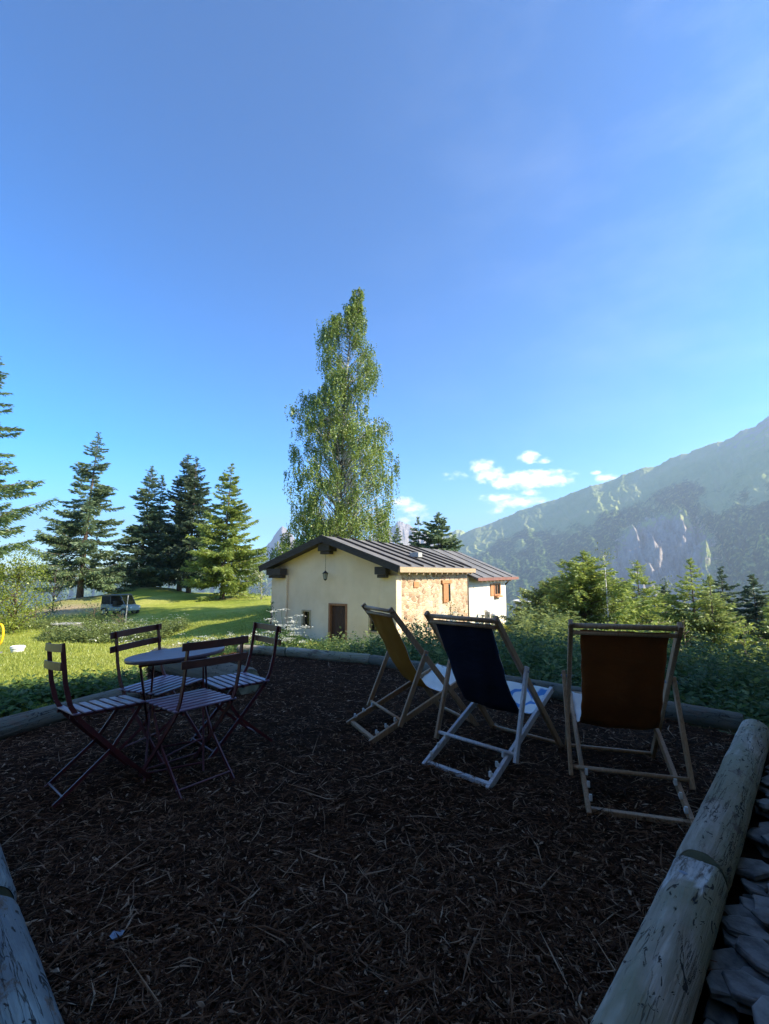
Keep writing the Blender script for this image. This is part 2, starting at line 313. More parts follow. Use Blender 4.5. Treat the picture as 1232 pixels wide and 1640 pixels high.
def mk_log(name, c1, c2, c3):
    m, nt, N, L, bs = mat(name)
    g = ntex(N, L, 5, 8, stretch=(.5, 7, 7), dist=.6); b = ntex(N, L, 2.1, 5, stretch=(.7, 1.6, 1.6)); cr = ntex(N, L, 13, 4, stretch=(.9, 2.2, 2.2), dist=1.2)
    c = ramp(N, L, g.outputs[0], [(.3, c1), (.7, c2)])
    mx = N.new('ShaderNodeMixRGB'); rr = N.new('ShaderNodeMapRange'); L.new(b.outputs[0], rr.inputs[0]); rr.inputs[1].default_value = .45; rr.inputs[2].default_value = .56; L.new(rr.outputs[0], mx.inputs[0]); L.new(c, mx.inputs[1]); mx.inputs[2].default_value = (*c3, 1)
    # dark bark flecks and cracks
    fl = N.new('ShaderNodeMapRange'); L.new(cr.outputs[0], fl.inputs[0]); fl.inputs[1].default_value = .615; fl.inputs[2].default_value = .65
    m2 = N.new('ShaderNodeMixRGB'); L.new(fl.outputs[0], m2.inputs[0]); L.new(mx.outputs[0], m2.inputs[1]); m2.inputs[2].default_value = (.03, .028, .025, 1)
    tc = N.new('ShaderNodeTexCoord'); vo = N.new('ShaderNodeTexVoronoi'); vo.inputs['Scale'].default_value = 3.4; L.new(tc.outputs['Object'], vo.inputs['Vector'])
    kn = N.new('ShaderNodeMapRange'); L.new(vo.outputs['Distance'], kn.inputs[0]); kn.inputs[1].default_value = .07; kn.inputs[2].default_value = .13; kn.inputs[3].default_value = .85; kn.inputs[4].default_value = 0
    m3 = N.new('ShaderNodeMixRGB'); L.new(kn.outputs[0], m3.inputs[0]); L.new(m2.outputs[0], m3.inputs[1]); m3.inputs[2].default_value = (.12, .08, .06, 1)
    L.new(m3.outputs[0], bs.inputs['Base Color']); bs.inputs['Roughness'].default_value = .8; bs.inputs['Specular IOR Level'].default_value = .25
    sb = N.new('ShaderNodeMath'); sb.operation = 'SUBTRACT'; L.new(g.outputs[0], sb.inputs[0]); L.new(fl.outputs[0], sb.inputs[1])
    sc_ = N.new('ShaderNodeAttribute'); sc_.attribute_name = 'scar'; sn = ntex(N, L, 30, 4, stretch=(.3, 2, 2)); scol = ramp(N, L, sn.outputs[0], [(.35, (.12, .1, .08)), (.5, (.42, .4, .36)), (.65, (.56, .53, .48))])
    m4 = N.new('ShaderNodeMixRGB'); L.new(sc_.outputs['Fac'], m4.inputs[0]); L.new(m3.outputs[0], m4.inputs[1]); L.new(scol, m4.inputs[2]); L.new(m4.outputs[0], bs.inputs['Base Color'])
    ck = ntex(N, L, 7, 6, stretch=(.16, 3, 3), dist=.3); cl_ = ramp(N, L, ck.outputs[0], [(0, (0, 0, 0)), (.512, (0, 0, 0)), (.522, (1, 1, 1)), (.532, (0, 0, 0)), (1, (0, 0, 0))])
    cm = ntex(N, L, 2.5, 3); cmr = N.new('ShaderNodeMapRange'); L.new(cm.outputs[0], cmr.inputs[0]); cmr.inputs[1].default_value = .45; cmr.inputs[2].default_value = .55; cf = N.new('ShaderNodeMath'); cf.operation = 'MULTIPLY'; L.new(cl_, cf.inputs[0]); L.new(cmr.outputs[0], cf.inputs[1])
    m5 = N.new('ShaderNodeMixRGB'); L.new(cf.outputs[0], m5.inputs[0]); L.new(m4.outputs[0], m5.inputs[1]); m5.inputs[2].default_value = (.04, .035, .03, 1)
    bk = ntex(N, L, 3.2, 8, stretch=(1, 1.6, 1.6), rough=.75); bkr = N.new('ShaderNodeMapRange'); L.new(bk.outputs[0], bkr.inputs[0]); bkr.inputs[1].default_value = .6; bkr.inputs[2].default_value = .64
    m6 = N.new('ShaderNodeMixRGB'); L.new(bkr.outputs[0], m6.inputs[0]); L.new(m5.outputs[0], m6.inputs[1]); m6.inputs[2].default_value = (.13, .1, .075, 1); L.new(m6.outputs[0], bs.inputs['Base Color'])
    sb2 = N.new('ShaderNodeMath'); sb2.operation = 'SUBTRACT'; L.new(sb.outputs[0], sb2.inputs[0]); L.new(cf.outputs[0], sb2.inputs[1]); sb = sb2
    bb = bump(N, L, bs, sb.outputs[0], .8, .012); bump(N, L, bs, b.outputs[0], .6, .03, bb); return m
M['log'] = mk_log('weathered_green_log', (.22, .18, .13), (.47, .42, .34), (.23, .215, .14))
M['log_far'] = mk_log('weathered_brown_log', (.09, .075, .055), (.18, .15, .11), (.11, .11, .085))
M['log_blue'] = mk_log('pale_teal_log', (.18, .22, .21), (.32, .38, .36), (.15, .17, .17))  # log colours shifted towards teal for the left-hand logs
def mk_mulch(name, chips):
    m, nt, N, L, bs = mat(name)
    if chips:
        g = N.new('ShaderNodeNewGeometry')
        c = ramp(N, L, g.outputs['Random Per Island'], [(0, (.026, .010, .0045)), (.45, (.068, .03, .014)), (.75, (.14, .07, .036)), (.9, (.21, .13, .08)), (1, (.42, .3, .2))])
        L.new(c, bs.inputs['Base Color']); bs.inputs['Roughness'].default_value = .8; bs.inputs['Specular IOR Level'].default_value = .12
        n = ntex(N, L, 60, 3); bump(N, L, bs, n.outputs[0], .3, .002)
    else:
        n = ntex(N, L, 14, 9, rough=.7); L.new(ramp(N, L, n.outputs[0], [(.35, (.014, .007, .0045)), (.6, (.04, .022, .013)), (.75, (.08, .046, .028))]), bs.inputs['Base Color'])
        bs.inputs['Roughness'].default_value = .95; bs.inputs['Specular IOR Level'].default_value = .02; f = ntex(N, L, 45, 6); bump(N, L, bs, f.outputs[0], 1, .03)
    return m
M['mulch'] = mk_mulch('bark_mulch_bed', False); M['chip'] = mk_mulch('bark_mulch_chips', True)
def mk_ground():
    m, nt, N, L, bs = mat('alpine_meadow')
    n = ntex(N, L, .22, 6); f = ntex(N, L, 3, 8, rough=.7); h = ntex(N, L, 30, 4)
    c = ramp(N, L, n.outputs[0], [(.3, (.2, .25, .035)), (.5, (.27, .31, .05)), (.7, (.37, .37, .1))])
    mx = N.new('ShaderNodeMixRGB'); mx.blend_type = 'OVERLAY'; mx.inputs[0].default_value = .55; L.new(c, mx.inputs[1]); L.new(f.outputs[0], mx.inputs[2])
    at_ = N.new('ShaderNodeAttribute'); at_.attribute_name = 'bare'; at_.attribute_type = 'GEOMETRY'
    bm_ = N.new('ShaderNodeMixRGB'); mr = N.new('ShaderNodeMath'); mr.operation = 'MULTIPLY_ADD'; L.new(f.outputs[0], mr.inputs[0]); mr.inputs[1].default_value = 1.2; 
    sbb = N.new('ShaderNodeMath'); sbb.operation = 'MULTIPLY_ADD'; L.new(at_.outputs['Fac'], sbb.inputs[0]); sbb.inputs[1].default_value = 1.6; sbb.inputs[2].default_value = -1.05; L.new(sbb.outputs[0], mr.inputs[2]); mr.use_clamp = True
    L.new(mr.outputs[0], bm_.inputs[0]); L.new(mx.outputs[0], bm_.inputs[1]); bm_.inputs[2].default_value = (.36, .29, .18, 1)
    # valley forest far below
    at2 = N.new('ShaderNodeAttribute'); at2.attribute_name = 'wood'; w = ntex(N, L, .02, 6)
    fc = ramp(N, L, w.outputs[0], [(.35, (.02, .045, .02)), (.6, (.04, .07, .03)), (.75, (.1, .13, .05))])
    m3 = N.new('ShaderNodeMixRGB'); L.new(at2.outputs['Fac'], m3.inputs[0]); L.new(bm_.outputs[0], m3.inputs[1]); L.new(fc, m3.inputs[2])
    L.new(m3.outputs[0], bs.inputs['Base Color']); bs.inputs['Roughness'].default_value = .95; bs.inputs['Specular IOR Level'].default_value = .1
    b = bump(N, L, bs, f.outputs[0], .6, .15); bump(N, L, bs, h.outputs[0], .5, .04, b); return m
M['ground'] = mk_ground()
def mk_mountain(name, far=False):
    m, nt, N, L, bs = mat(name)
    ar = N.new('ShaderNodeAttribute'); ar.attribute_name = 'rock'; af = N.new('ShaderNodeAttribute'); af.attribute_name = 'wood'
    n = ntex(N, L, .006, 8, rough=.65); n2 = ntex(N, L, .035, 6, rough=.75)
    mead = ramp(N, L, n.outputs[0], [(.3, (.26, .33, .1)), (.5, (.35, .4, .14)), (.7, (.44, .44, .2))])
    wood = ramp(N, L, n2.outputs[0], [(.42, (.012, .045, .015)), (.53, (.05, .1, .03)), (.62, (.24, .3, .08))])
    rock = ramp(N, L, n2.outputs[0], [(.3, (.2, .17, .15)), (.5, (.33, .29, .26)), (.7, (.44, .4, .36))])
    def thr(a, src, k=1.6, w=.14):
        s = N.new('ShaderNodeMath'); s.operation = 'MULTIPLY_ADD'; L.new(src, s.inputs[0]); s.inputs[1].default_value = k; L.new(a, s.inputs[2])
        r = N.new('ShaderNodeMapRange'); r.interpolation_type = 'SMOOTHSTEP'; L.new(s.outputs[0], r.inputs[0]); r.inputs[1].default_value = .5+k*.5-w; r.inputs[2].default_value = .5+k*.5+w; return r.outputs[0]
    m1 = N.new('ShaderNodeMixRGB'); L.new(thr(af.outputs['Fac'], n2.outputs[0]), m1.inputs[0]); L.new(mead, m1.inputs[1]); L.new(wood, m1.inputs[2])
    m2 = N.new('ShaderNodeMixRGB'); L.new(thr(ar.outputs['Fac'], n2.outputs[0]), m2.inputs[0]); L.new(m1.outputs[0], m2.inputs[1]); L.new(rock, m2.inputs[2])
    L.new(m2.outputs[0], bs.inputs['Base Color']); bs.inputs['Roughness'].default_value = 1; bs.inputs['Specular IOR Level'].default_value = 0
    bump(N, L, bs, n2.outputs[0], .9, 14); return m
M['mountain'] = mk_mountain('mountain_slope')
def mk_farrock():
    m, nt, N, L, bs = mat('distant_rock_and_snow'); n = ntex(N, L, .0022, 7, rough=.7)
    L.new(ramp(N, L, n.outputs[0], [(.35, (.2, .2, .2)), (.52, (.42, .4, .38)), (.62, (.75, .76, .8))]), bs.inputs['Base Color']); bs.inputs['Roughness'].default_value = 1
    bs.inputs['Specular IOR Level'].default_value = 0
    bump(N, L, bs, n.outputs[0], .8, 60); return m
M['farrock'] = mk_farrock()
def mk_canvas(name, back1, back2, front, printed=False, trans=.0):
    """slot 0: back cloth, slot 1: printed or white front cloth"""
    res = []
    m, nt, N, L, bs = mat(name+'_back'); n = ntex(N, L, 5, 5); wv = N.new('ShaderNodeTexWave'); tc = N.new('ShaderNodeTexCoord'); L.new(tc.outputs['Object'], wv.inputs['Vector']); wv.inputs['Scale'].default_value = 300
    L.new(ramp(N, L, n.outputs[0], [(.3, back1), (.7, back2)]), bs.inputs['Base Color']); bs.inputs['Roughness'].default_value = .9; bs.inputs['Specular IOR Level'].default_value = .15
    cz = ntex(N, L, 6, 5, stretch=(1, 1, 2.2), dist=1.5); bb = bump(N, L, bs, wv.outputs[0], .15, .001); bump(N, L, bs, cz.outputs[0], .5, .012, bb)
    if trans:
        out = N['Material Output']; t = N.new('ShaderNodeBsdfTranslucent'); t.inputs[0].default_value = (*back2, 1); mx = N.new('ShaderNodeMixShader'); mx.inputs[0].default_value = trans
        L.new(bs.outputs[0], mx.inputs[1]); L.new(t.outputs[0], mx.inputs[2]); L.new(mx.outputs[0], out.inputs['Surface'])
    res.append(m)
    m, nt, N, L, bs = mat(name+'_front')
    if printed:
        tc = N.new('ShaderNodeTexCoord'); mp = N.new('ShaderNodeMapping'); L.new(tc.outputs['Object'], mp.inputs[0]); mp.inputs['Scale'].default_value = (1, 1, 1)
        dn = N.new('ShaderNodeTexNoise'); dn.inputs['Scale'].default_value = 6.; dn.inputs['Detail'].default_value = 1; L.new(mp.outputs[0], dn.inputs['Vector'])
        a = ramp(N, L, dn.outputs[0], [(.5, (.72, .72, .66)), (.52, (.08, .24, .5)), (.62, (.08, .24, .5)), (.64, (.72, .72, .66))])
        L.new(a, bs.inputs['Base Color'])
    else: bs.inputs['Base Color'].default_value = (*front, 1)
    bs.inputs['Roughness'].default_value = .85; res.append(m); return res
M['canvas_mustard'] = mk_canvas('mustard_canvas', (.30, .13, .015), (.42, .19, .03), (.7, .68, .62), trans=.3)
M['canvas_navy'] = mk_canvas('navy_canvas', (.008, .01, .022), (.014, .017, .035), (.7, .7, .64), printed=True)
M['canvas_rust'] = mk_canvas('rust_canvas', (.17, .055, .018), (.26, .09, .025), (.7, .67, .62), trans=.15)

# ------------------------------------------------------------------ terrain
K = np.array([-1.6,-1.2,-.84,-.66,-.52,-.36,-.24,0,.2,.35,.6,.84,1.2,1.6])
DY = np.array([-50,0,3,5,8,12,16,22,27,32,36,42,47,54,70,120,300,900,1600,20000.])
cols = {
 -1.6:[0,0,-.1,-.2,-.5,-1,-1.5,-1.9,-2.1,-2.3,-2.6,-3.5,-5,-7,-14,-40,-120,-330,-380,-380],
 -1.2:[0,0,-.1,-.2,-.5,-1,-1.5,-1.9,-2.1,-2.3,-2.6,-3.5,-5,-7,-14,-40,-120,-330,-380,-380],
 -.84:[0,0,-.05,-.15,-.5,-1,-1.5,-1.9,-2.0,-2.1,-2.2,-2.5,-4,-7,-14,-42,-120,-330,-380,-380],
 -.66:[0,0,-.05,-.15,-.5,-1,-1.5,-1.9,-2.0,-1.95,-1.6,-.9,-1.3,-4,-14,-42,-120,-330,-380,-380],
 -.52:[0,0,-.05,-.12,-.5,-1.05,-1.5,-1.9,-1.95,-1.75,-1.3,-.55,-.05,-1.5,-10,-42,-120,-330,-380,-380],
 -.36:[0,0,-.05,-.1,-.5,-1.0,-1.35,-1.5,-1.45,-1.3,-1.1,-.8,-.75,-2.5,-10,-42,-120,-330,-380,-380],
 -.24:[0,0,-.05,-.1,-.5,-1.0,-1.35,-1.35,-1.05,-1.0,-.95,-.8,-1,-3,-10,-42,-120,-330,-380,-380],
 0:[0,0,-.05,-.1,-.45,-1.1,-1.8,-2.1,-2.1,-2.2,-2.4,-3,-4,-7,-14,-42,-120,-330,-380,-380],
 .2:[0,0,-.05,-.1,-.4,-1.0,-1.6,-2.0,-2.1,-2.15,-2.6,-5,-7,-10,-17,-45,-120,-330,-380,-380],
 .35:[0,0,-.05,-.1,-.4,-.9,-1.3,-1.6,-1.75,-2.8,-4.5,-7,-9,-12,-19,-48,-125,-330,-380,-380],
 .6:[0,0,-.1,-.2,-.6,-2,-3.6,-6,-8,-10,-12,-14,-16,-19,-26,-55,-130,-330,-380,-380],
 .84:[0,0,-.15,-.3,-1.0,-2.6,-4.2,-6.6,-9,-11,-13,-15,-17,-20,-27,-56,-130,-330,-380,-380],
 1.2:[0,0,-.2,-.4,-1.0,-2.6,-4.2,-6.6,-9,-11,-13,-15,-17,-20,-27,-56,-130,-330,-380,-380],
 1.6:[0,0,-.2,-.4,-1.0,-2.6,-4.2,-6.6,-9,-11,-13,-15,-17,-20,-27,-56,-130,-330,-380,-380]}
T = np.array([cols[k] for k in K])
TERR = [(-.1,.5),(2.85,3.64),(2.4,4.2),(1.8,4.75),(.05,6.38),(-.88,6.9),(-1.54,7.2),(-2.3,7.5),(-3.2,6.3),(-2.5,5.0),(-3.1,3.36)]
def inpoly(x, y, P):
    x = np.asarray(x, float); y = np.asarray(y, float); c = np.zeros(x.shape, bool); n = len(P)
    for i in range(n):
        (x1, y1), (x2, y2) = P[i], P[(i+1) % n]
        t = ((y1 > y) != (y2 > y)) & (x < (x2-x1)*(y-y1)/((y2-y1) if y2 != y1 else 1e-9)+x1); c ^= t
    return c
def height(x, y, fine=True):
    x = np.asarray(x, float); y = np.asarray(y, float)
    yy = np.maximum(y, np.hypot(x, y)*.42); k = np.clip(x/np.maximum(yy, .3), -1.6, 1.6); k = np.where(y < 0, np.clip(k, -1.6, 1.6), k)
    yy = np.where(y < 0, np.where(np.hypot(x, y) > 60, np.hypot(x, y)*.42, np.minimum(yy, 3)), yy)
    iy = np.clip(np.searchsorted(DY, yy)-1, 0, len(DY)-2); fy = np.clip((yy-DY[iy])/(DY[iy+1]-DY[iy]), 0, 1)
    ik = np.clip(np.searchsorted(K, k)-1, 0, len(K)-2); fk = np.clip((k-K[ik])/(K[ik+1]-K[ik]), 0, 1); fk = fk*fk*(3-2*fk)
    z = (T[ik, iy]*(1-fy)+T[ik, iy+1]*fy)*(1-fk)+(T[ik+1, iy]*(1-fy)+T[ik+1, iy+1]*fy)*fk
    if fine:
        r = np.hypot(x, y); z = z + fbm(x*.35, y*.35, 0, 4, 3)*np.clip((r-4)/10, 0, 1)*.14 + fbm(x*.01, y*.01, 0, 4, 5)*np.clip((r-80)/400, 0, 1)*25
    return z
def hz(x, y): return float(height(x, y))
STONES = [(-.6,-.3),(.5,-1.0),(4.3,2.9),(3.1,3.75)]
def build_ground():
    az = np.unique(np.concatenate([np.arange(-180, -52, 3.), np.arange(-52, 52, .4), np.arange(52, 181, 3.)]))
    az = az[az < 180]; rr = np.concatenate([np.geomspace(.4, 70, 170), np.geomspace(74, 9000, 70)])
    A, Rr = np.meshgrid(np.radians(az), rr); X, Y = Rr*np.sin(A), Rr*np.cos(A); Z = height(X, Y)
    Z = np.where(inpoly(X, Y, TERR), -.07, Z); nd = (X-0)*.726-(Y-.66)*.688; sdn = (X-0)*.688+(Y-.66)*.726; Z = np.where((nd > .03) & (nd < 4) & (sdn > -2) & (sdn < 4.3), np.minimum(Z, -.32), Z)
    Z = np.where(Z > -.01, -.03, Z)
    n, m = X.shape; V = np.stack([X, Y, Z], -1).reshape(-1, 3); V = np.vstack([V, [[0, 0, -.07]]])
    i, j = np.meshgrid(np.arange(n-1), np.arange(m), indexing='ij'); j2 = (j+1) % m
    F = np.stack([i*m+j, i*m+j2, (i+1)*m+j2, (i+1)*m+j], -1).reshape(-1, 4)[:, ::-1]
    o = npmesh('ground', V, F, M['ground'], smooth=True); tag(o, kind='structure')
    x, y = V[:, 0], V[:, 1]; r = np.hypot(x, y)
    def blob(cx, cy, sx, sy, rot=0):
        c, s = math.cos(rot), math.sin(rot); u = (x-cx)*c+(y-cy)*s; v = -(x-cx)*s+(y-cy)*c; return np.exp(-(u/sx)**2-(v/sy)**2)
    # worn path from the terrace gap towards the house and the lawn, bare soil at the knoll trees
    b = blob(-4.2, 8.6, 2.6, .9, R(120)) + .9*blob(-7.5, 18.5, 3.6, 1.6, R(-10)) + .95*blob(-25.5, 36.5, 5.5, 3.2)+.8*blob(-28, 42, 3, 2) + .7*blob(-23, 45.5, 3, 1.2) + .7*blob(-14.5, 40, 2.5, 1.2) + .9*blob(-24.5, 30, 4, 1.6) + .6*blob(9, 27.5, 2.5, 2)+.8*blob(-4.1, 5.2, .5, .25)
    b = np.clip(b, 0, 1); w = np.clip((r-55)/40, 0, 1)
    for nm, d in (('bare', b), ('wood', w)):
        a = o.data.attributes.new(nm, 'FLOAT', 'POINT'); a.data.foreach_set('value', d.astype(np.float32))
build_ground()

def mulch_z(x, y): return fbm(np.asarray(x)*1.3, np.asarray(y)*1.3, 0, 3, 11)*.02 + fbm(np.asarray(x)*9, np.asarray(y)*9, 0, 3, 12)*.012
def build_mulch():
    xs = np.arange(-3.4, 3.2, .03); ys = np.arange(.3, 7.7, .03); X, Y = np.meshgrid(xs, ys)
    Z = mulch_z(X, Y); ins = inpoly(X, Y, TERR); n, m = X.shape
    V = np.stack([X, Y, Z], -1).reshape(-1, 3); idx = np.arange(n*m).reshape(n, m)
    ok = ins[:-1, :-1] & ins[1:, :-1] & ins[:-1, 1:] & ins[1:, 1:]
    F = np.stack([idx[:-1, :-1], idx[:-1, 1:], idx[1:, 1:], idx[1:, :-1]], -1)[ok]
    used = np.unique(F); mp = -np.ones(n*m, int); mp[used] = np.arange(len(used))
    tag(npmesh('mulch_bed', V[used], mp[F], M['mulch'], smooth=True), kind='structure')
    # loose chips and fibres: nobody could count them
    Vs = []; Fs = []; base = 0
    def chips(n, dens, Lr, Wr, lift=.012):
        nonlocal base
        d = rng.uniform(1.0, 7.6, n*3)**1.0; a = rng.uniform(-.85, .85, n*3); y = d; x = a*d*1.0
        keep = inpoly(x, y, TERR) & (rng.random(n*3) < dens(y)); x, y = x[keep][:n], y[keep][:n]; k = len(x)
        z = mulch_z(x, y)+rng.uniform(.0, lift, k); th = rng.uniform(0, 2*np.pi, k); el = rng.normal(0, .22, k)
        D = np.stack([np.cos(th)*np.cos(el), np.sin(th)*np.cos(el), np.sin(el)], -1); S = np.stack([-np.sin(th), np.cos(th), rng.normal(0, .4, k)], -1); S = unit(S); U = np.cross(D, S)
        L = (rng.uniform(*Lr, k)*rng.choice([.6, 1, 1.5], k))[:, None]; W = rng.uniform(*Wr, k)[:, None]; P = np.stack([x, y, z], -1); bend = S*rng.normal(0, .12, k)[:, None]*L
        A_ = P-D*L/2; B_ = P+bend; C_ = P+D*L/2; t = U*W*.35
        q = np.stack([A_, B_-S*W/2, B_+t, B_+S*W/2, C_], 1).reshape(-1, 3)
        o = np.arange(k)[:, None]*5+base
        f = np.concatenate([o+[0, 1, 2], o+[0, 2, 3], o+[4, 2, 1], o+[4, 3, 2]], 0)
        Vs.append(q); Fs.append(f); base += 5*k
    chips(52000, lambda y: np.clip(1.6/y, .12, 1), (.012, .05), (.003, .011))
    chips(17000, lambda y: np.clip(2/y, .2, 1), (.05, .13), (.0025, .006), .025)
    chips(1700, lambda y: np.clip(2.2/y, .2, 1), (.14, .3), (.004, .009), .03)
    chips(5000, lambda y: np.clip(2/y, .2, 1), (.02, .05), (.008, .018), .02)
    chips(600, lambda y: np.clip(2.2/y, .2, 1), (.03, .06), (.01, .02), .02)
    tag(npmesh('mulch_chips', np.vstack(Vs), np.vstack(Fs), M['chip']), 'dark shredded bark mulch strewn over the terrace', 'mulch', kind='stuff')
build_mulch()

# ------------------------------------------------------------------ mountains
def silh(pts):
    a = np.array([math.degrees(math.atan2(ray(*p).x, ray(*p).y)) for p in pts]); t = np.array([ray(*p).z/math.hypot(ray(*p).x, ray(*p).y) for p in pts])
    return a, t
def build_mountain():
    a, t = silh([(690,880),(715,868),(752,850),(790,836),(829,819),(860,808),(894,799),(950,776),(998,762),(1032,750),(1067,740),(1110,722),(1153,705),(1209,679),(1232,667),(1270,662),(1310,690),(1400,720),(1600,800)])
    phi = np.arange(4, 66, .1); tt = np.interp(phi, a, t); Rg = np.interp(phi, [4, 10, 25, 40, 66], [4200, 3900, 3100, 2700, 2500]); zr = HC+Rg*tt; zn = (fbm(phi*.45, 0*phi+3.3, 0, 5, 91, ridged=True)-.2)*np.interp(phi, [5, 12, 25, 40], [3, 6, 14, 34])
    Rb = np.interp(phi, [4, 10, 40, 66], [1500, 1300, 800, 700])
    q = np.concatenate([np.linspace(0, 1, 300), 1+np.linspace(.01, .6, 30)])
    P, Q = np.meshgrid(np.radians(phi), q); ZR = zr[None, :]+0*Q; RR = Rb[None]+(Rg-Rb)[None]*Q
    s = np.clip(Q, 0, 1); Z = -390+(ZR+390)*(s**1.05*.9+.1*s**3); Z = np.where(Q > 1, ZR-(Q-1)*900, Z)+zn[None]*np.clip(Q, 0, 1)**9
    X, Y = RR*np.sin(P), RR*np.cos(P)
    # gullies run down the slope: noise fine across azimuth, long in range
    g = fbm(P*26+Q*2.2+fbm(P*14, Q*5, 0, 4, 40)*1.1, Q*6+P*4, 0, 6, 21, ridged=True); rk = np.exp(-((np.degrees(P)-31)/5.5)**2-((Q-.48)/.24)**2)
    env = np.clip(s*6, 0, 1)*np.clip((1.02-s)*5, .16, 1)
    Z = Z + (g-.3)*env*(20+80*rk) + fbm(P*90, Q*22, 0, 4, 31)*env*(5+9*rk)+(fbm(P*95+Q*9+fbm(P*25, Q*8, 0, 3, 45), Q*7, 0, 4, 27, ridged=True)-.3)*env*(6+34*rk) + fbm(P*300, Q*90, 0, 2, 33)*3*np.clip(s*4,.0,1)
    n, m = X.shape; V = np.stack([X, Y, Z], -1).reshape(-1, 3); idx = np.arange(n*m).reshape(n, m)
    F = np.stack([idx[:-1, :-1], idx[1:, :-1], idx[1:, 1:], idx[:-1, 1:]], -1).reshape(-1, 4)[:, ::-1]
    o = npmesh('mountain', V, F, M['mountain'], smooth=True); tag(o, kind='structure')
    deg = np.degrees(P); big = fbm(P*12, Q*5, 0, 4, 50)
    rock = np.clip(rk*1.5-.3+(.35-g)*.5*rk, 0, .9)+np.clip((deg-30)/14, 0, 1)*np.clip((Q-.72)/.25, 0, 1)*.75+0
    line = np.interp(deg, [4, 12, 20, 30, 42], [.6, .7, .78, .74, .72])+big*.2
    wood = np.clip((line-Q)/.07, -1, 1)*.5+.5; wood = wood*np.clip(.95+big*.5, 0, 1); wood = wood*(1-np.clip(rk*1.4-.2, 0, 1))
    for nm, d in (('rock', np.clip(rock, 0, 1)), ('wood', np.clip(wood, 0, 1))):
        at_ = o.data.attributes.new(nm, 'FLOAT', 'POINT'); at_.data.foreach_set('value', d.reshape(-1).astype(np.float32))
build_mountain()
def build_far(name, pts, R0, depth, m, amp, seed, base=-400):
    a, t = silh(pts); phi = np.arange(a[0], a[-1], .08); tt = np.interp(phi, a, t); zr = HC+R0*tt
    q = np.linspace(0, 1.4, 90); P, Q = np.meshgrid(np.radians(phi), q); s = np.clip(Q, 0, 1)
    Z = base+(zr[None]-base)*s**1.15; Z = np.where(Q > 1, zr[None]-(Q-1)*R0*.3, Z); RR = R0-depth*(1-Q)
    g = fbm(P*60+fbm(P*20, Q*3, 0, 3, seed+9), Q*4, 0, 5, seed, ridged=True)
    Z = Z+(g-.3)*amp*np.clip(s*5, 0, 1)*np.clip((1.05-s)*6, .12, 1)
    X, Y = RR*np.sin(P), RR*np.cos(P); n, k = X.shape; idx = np.arange(n*k).reshape(n, k)
    F = np.stack([idx[:-1, :-1], idx[1:, :-1], idx[1:, 1:], idx[:-1, 1:]], -1).reshape(-1, 4)[:, ::-1]
    o = npmesh(name, np.stack([X, Y, Z], -1).reshape(-1, 3), F, M['mountain'], smooth=True); tag(o, kind='structure')
    for nm, v in (('rock', np.clip((Z-20)/160, 0, 1) if m is M['farrock'] else 0*Z), ('wood', np.clip((60-Z)/200, 0, 1) if m is M['farrock'] else np.clip((450-Z)/300, 0, 1))):
        at_ = o.data.attributes.new(nm, 'FLOAT', 'POINT'); at_.data.foreach_set('value', v.reshape(-1).astype(np.float32))
build_far('distant_mountain', [(-200,905),(0,908),(90,912),(200,908),(380,905),(402,898),(418,884),(432,868),(444,850),(452,842),(462,848),(474,864),(490,868),(520,884),(570,872),(610,850),(640,834),(668,846),(700,856),(760,880),(850,900)], 4300, 1500, M['farrock'], 70, 70)
build_far('distant_ridge', [(655,915),(690,872),(706,852),(722,849),(748,849),(775,853),(830,870),(930,900)], 4700, 1500, M['mountain'], 120, 80)

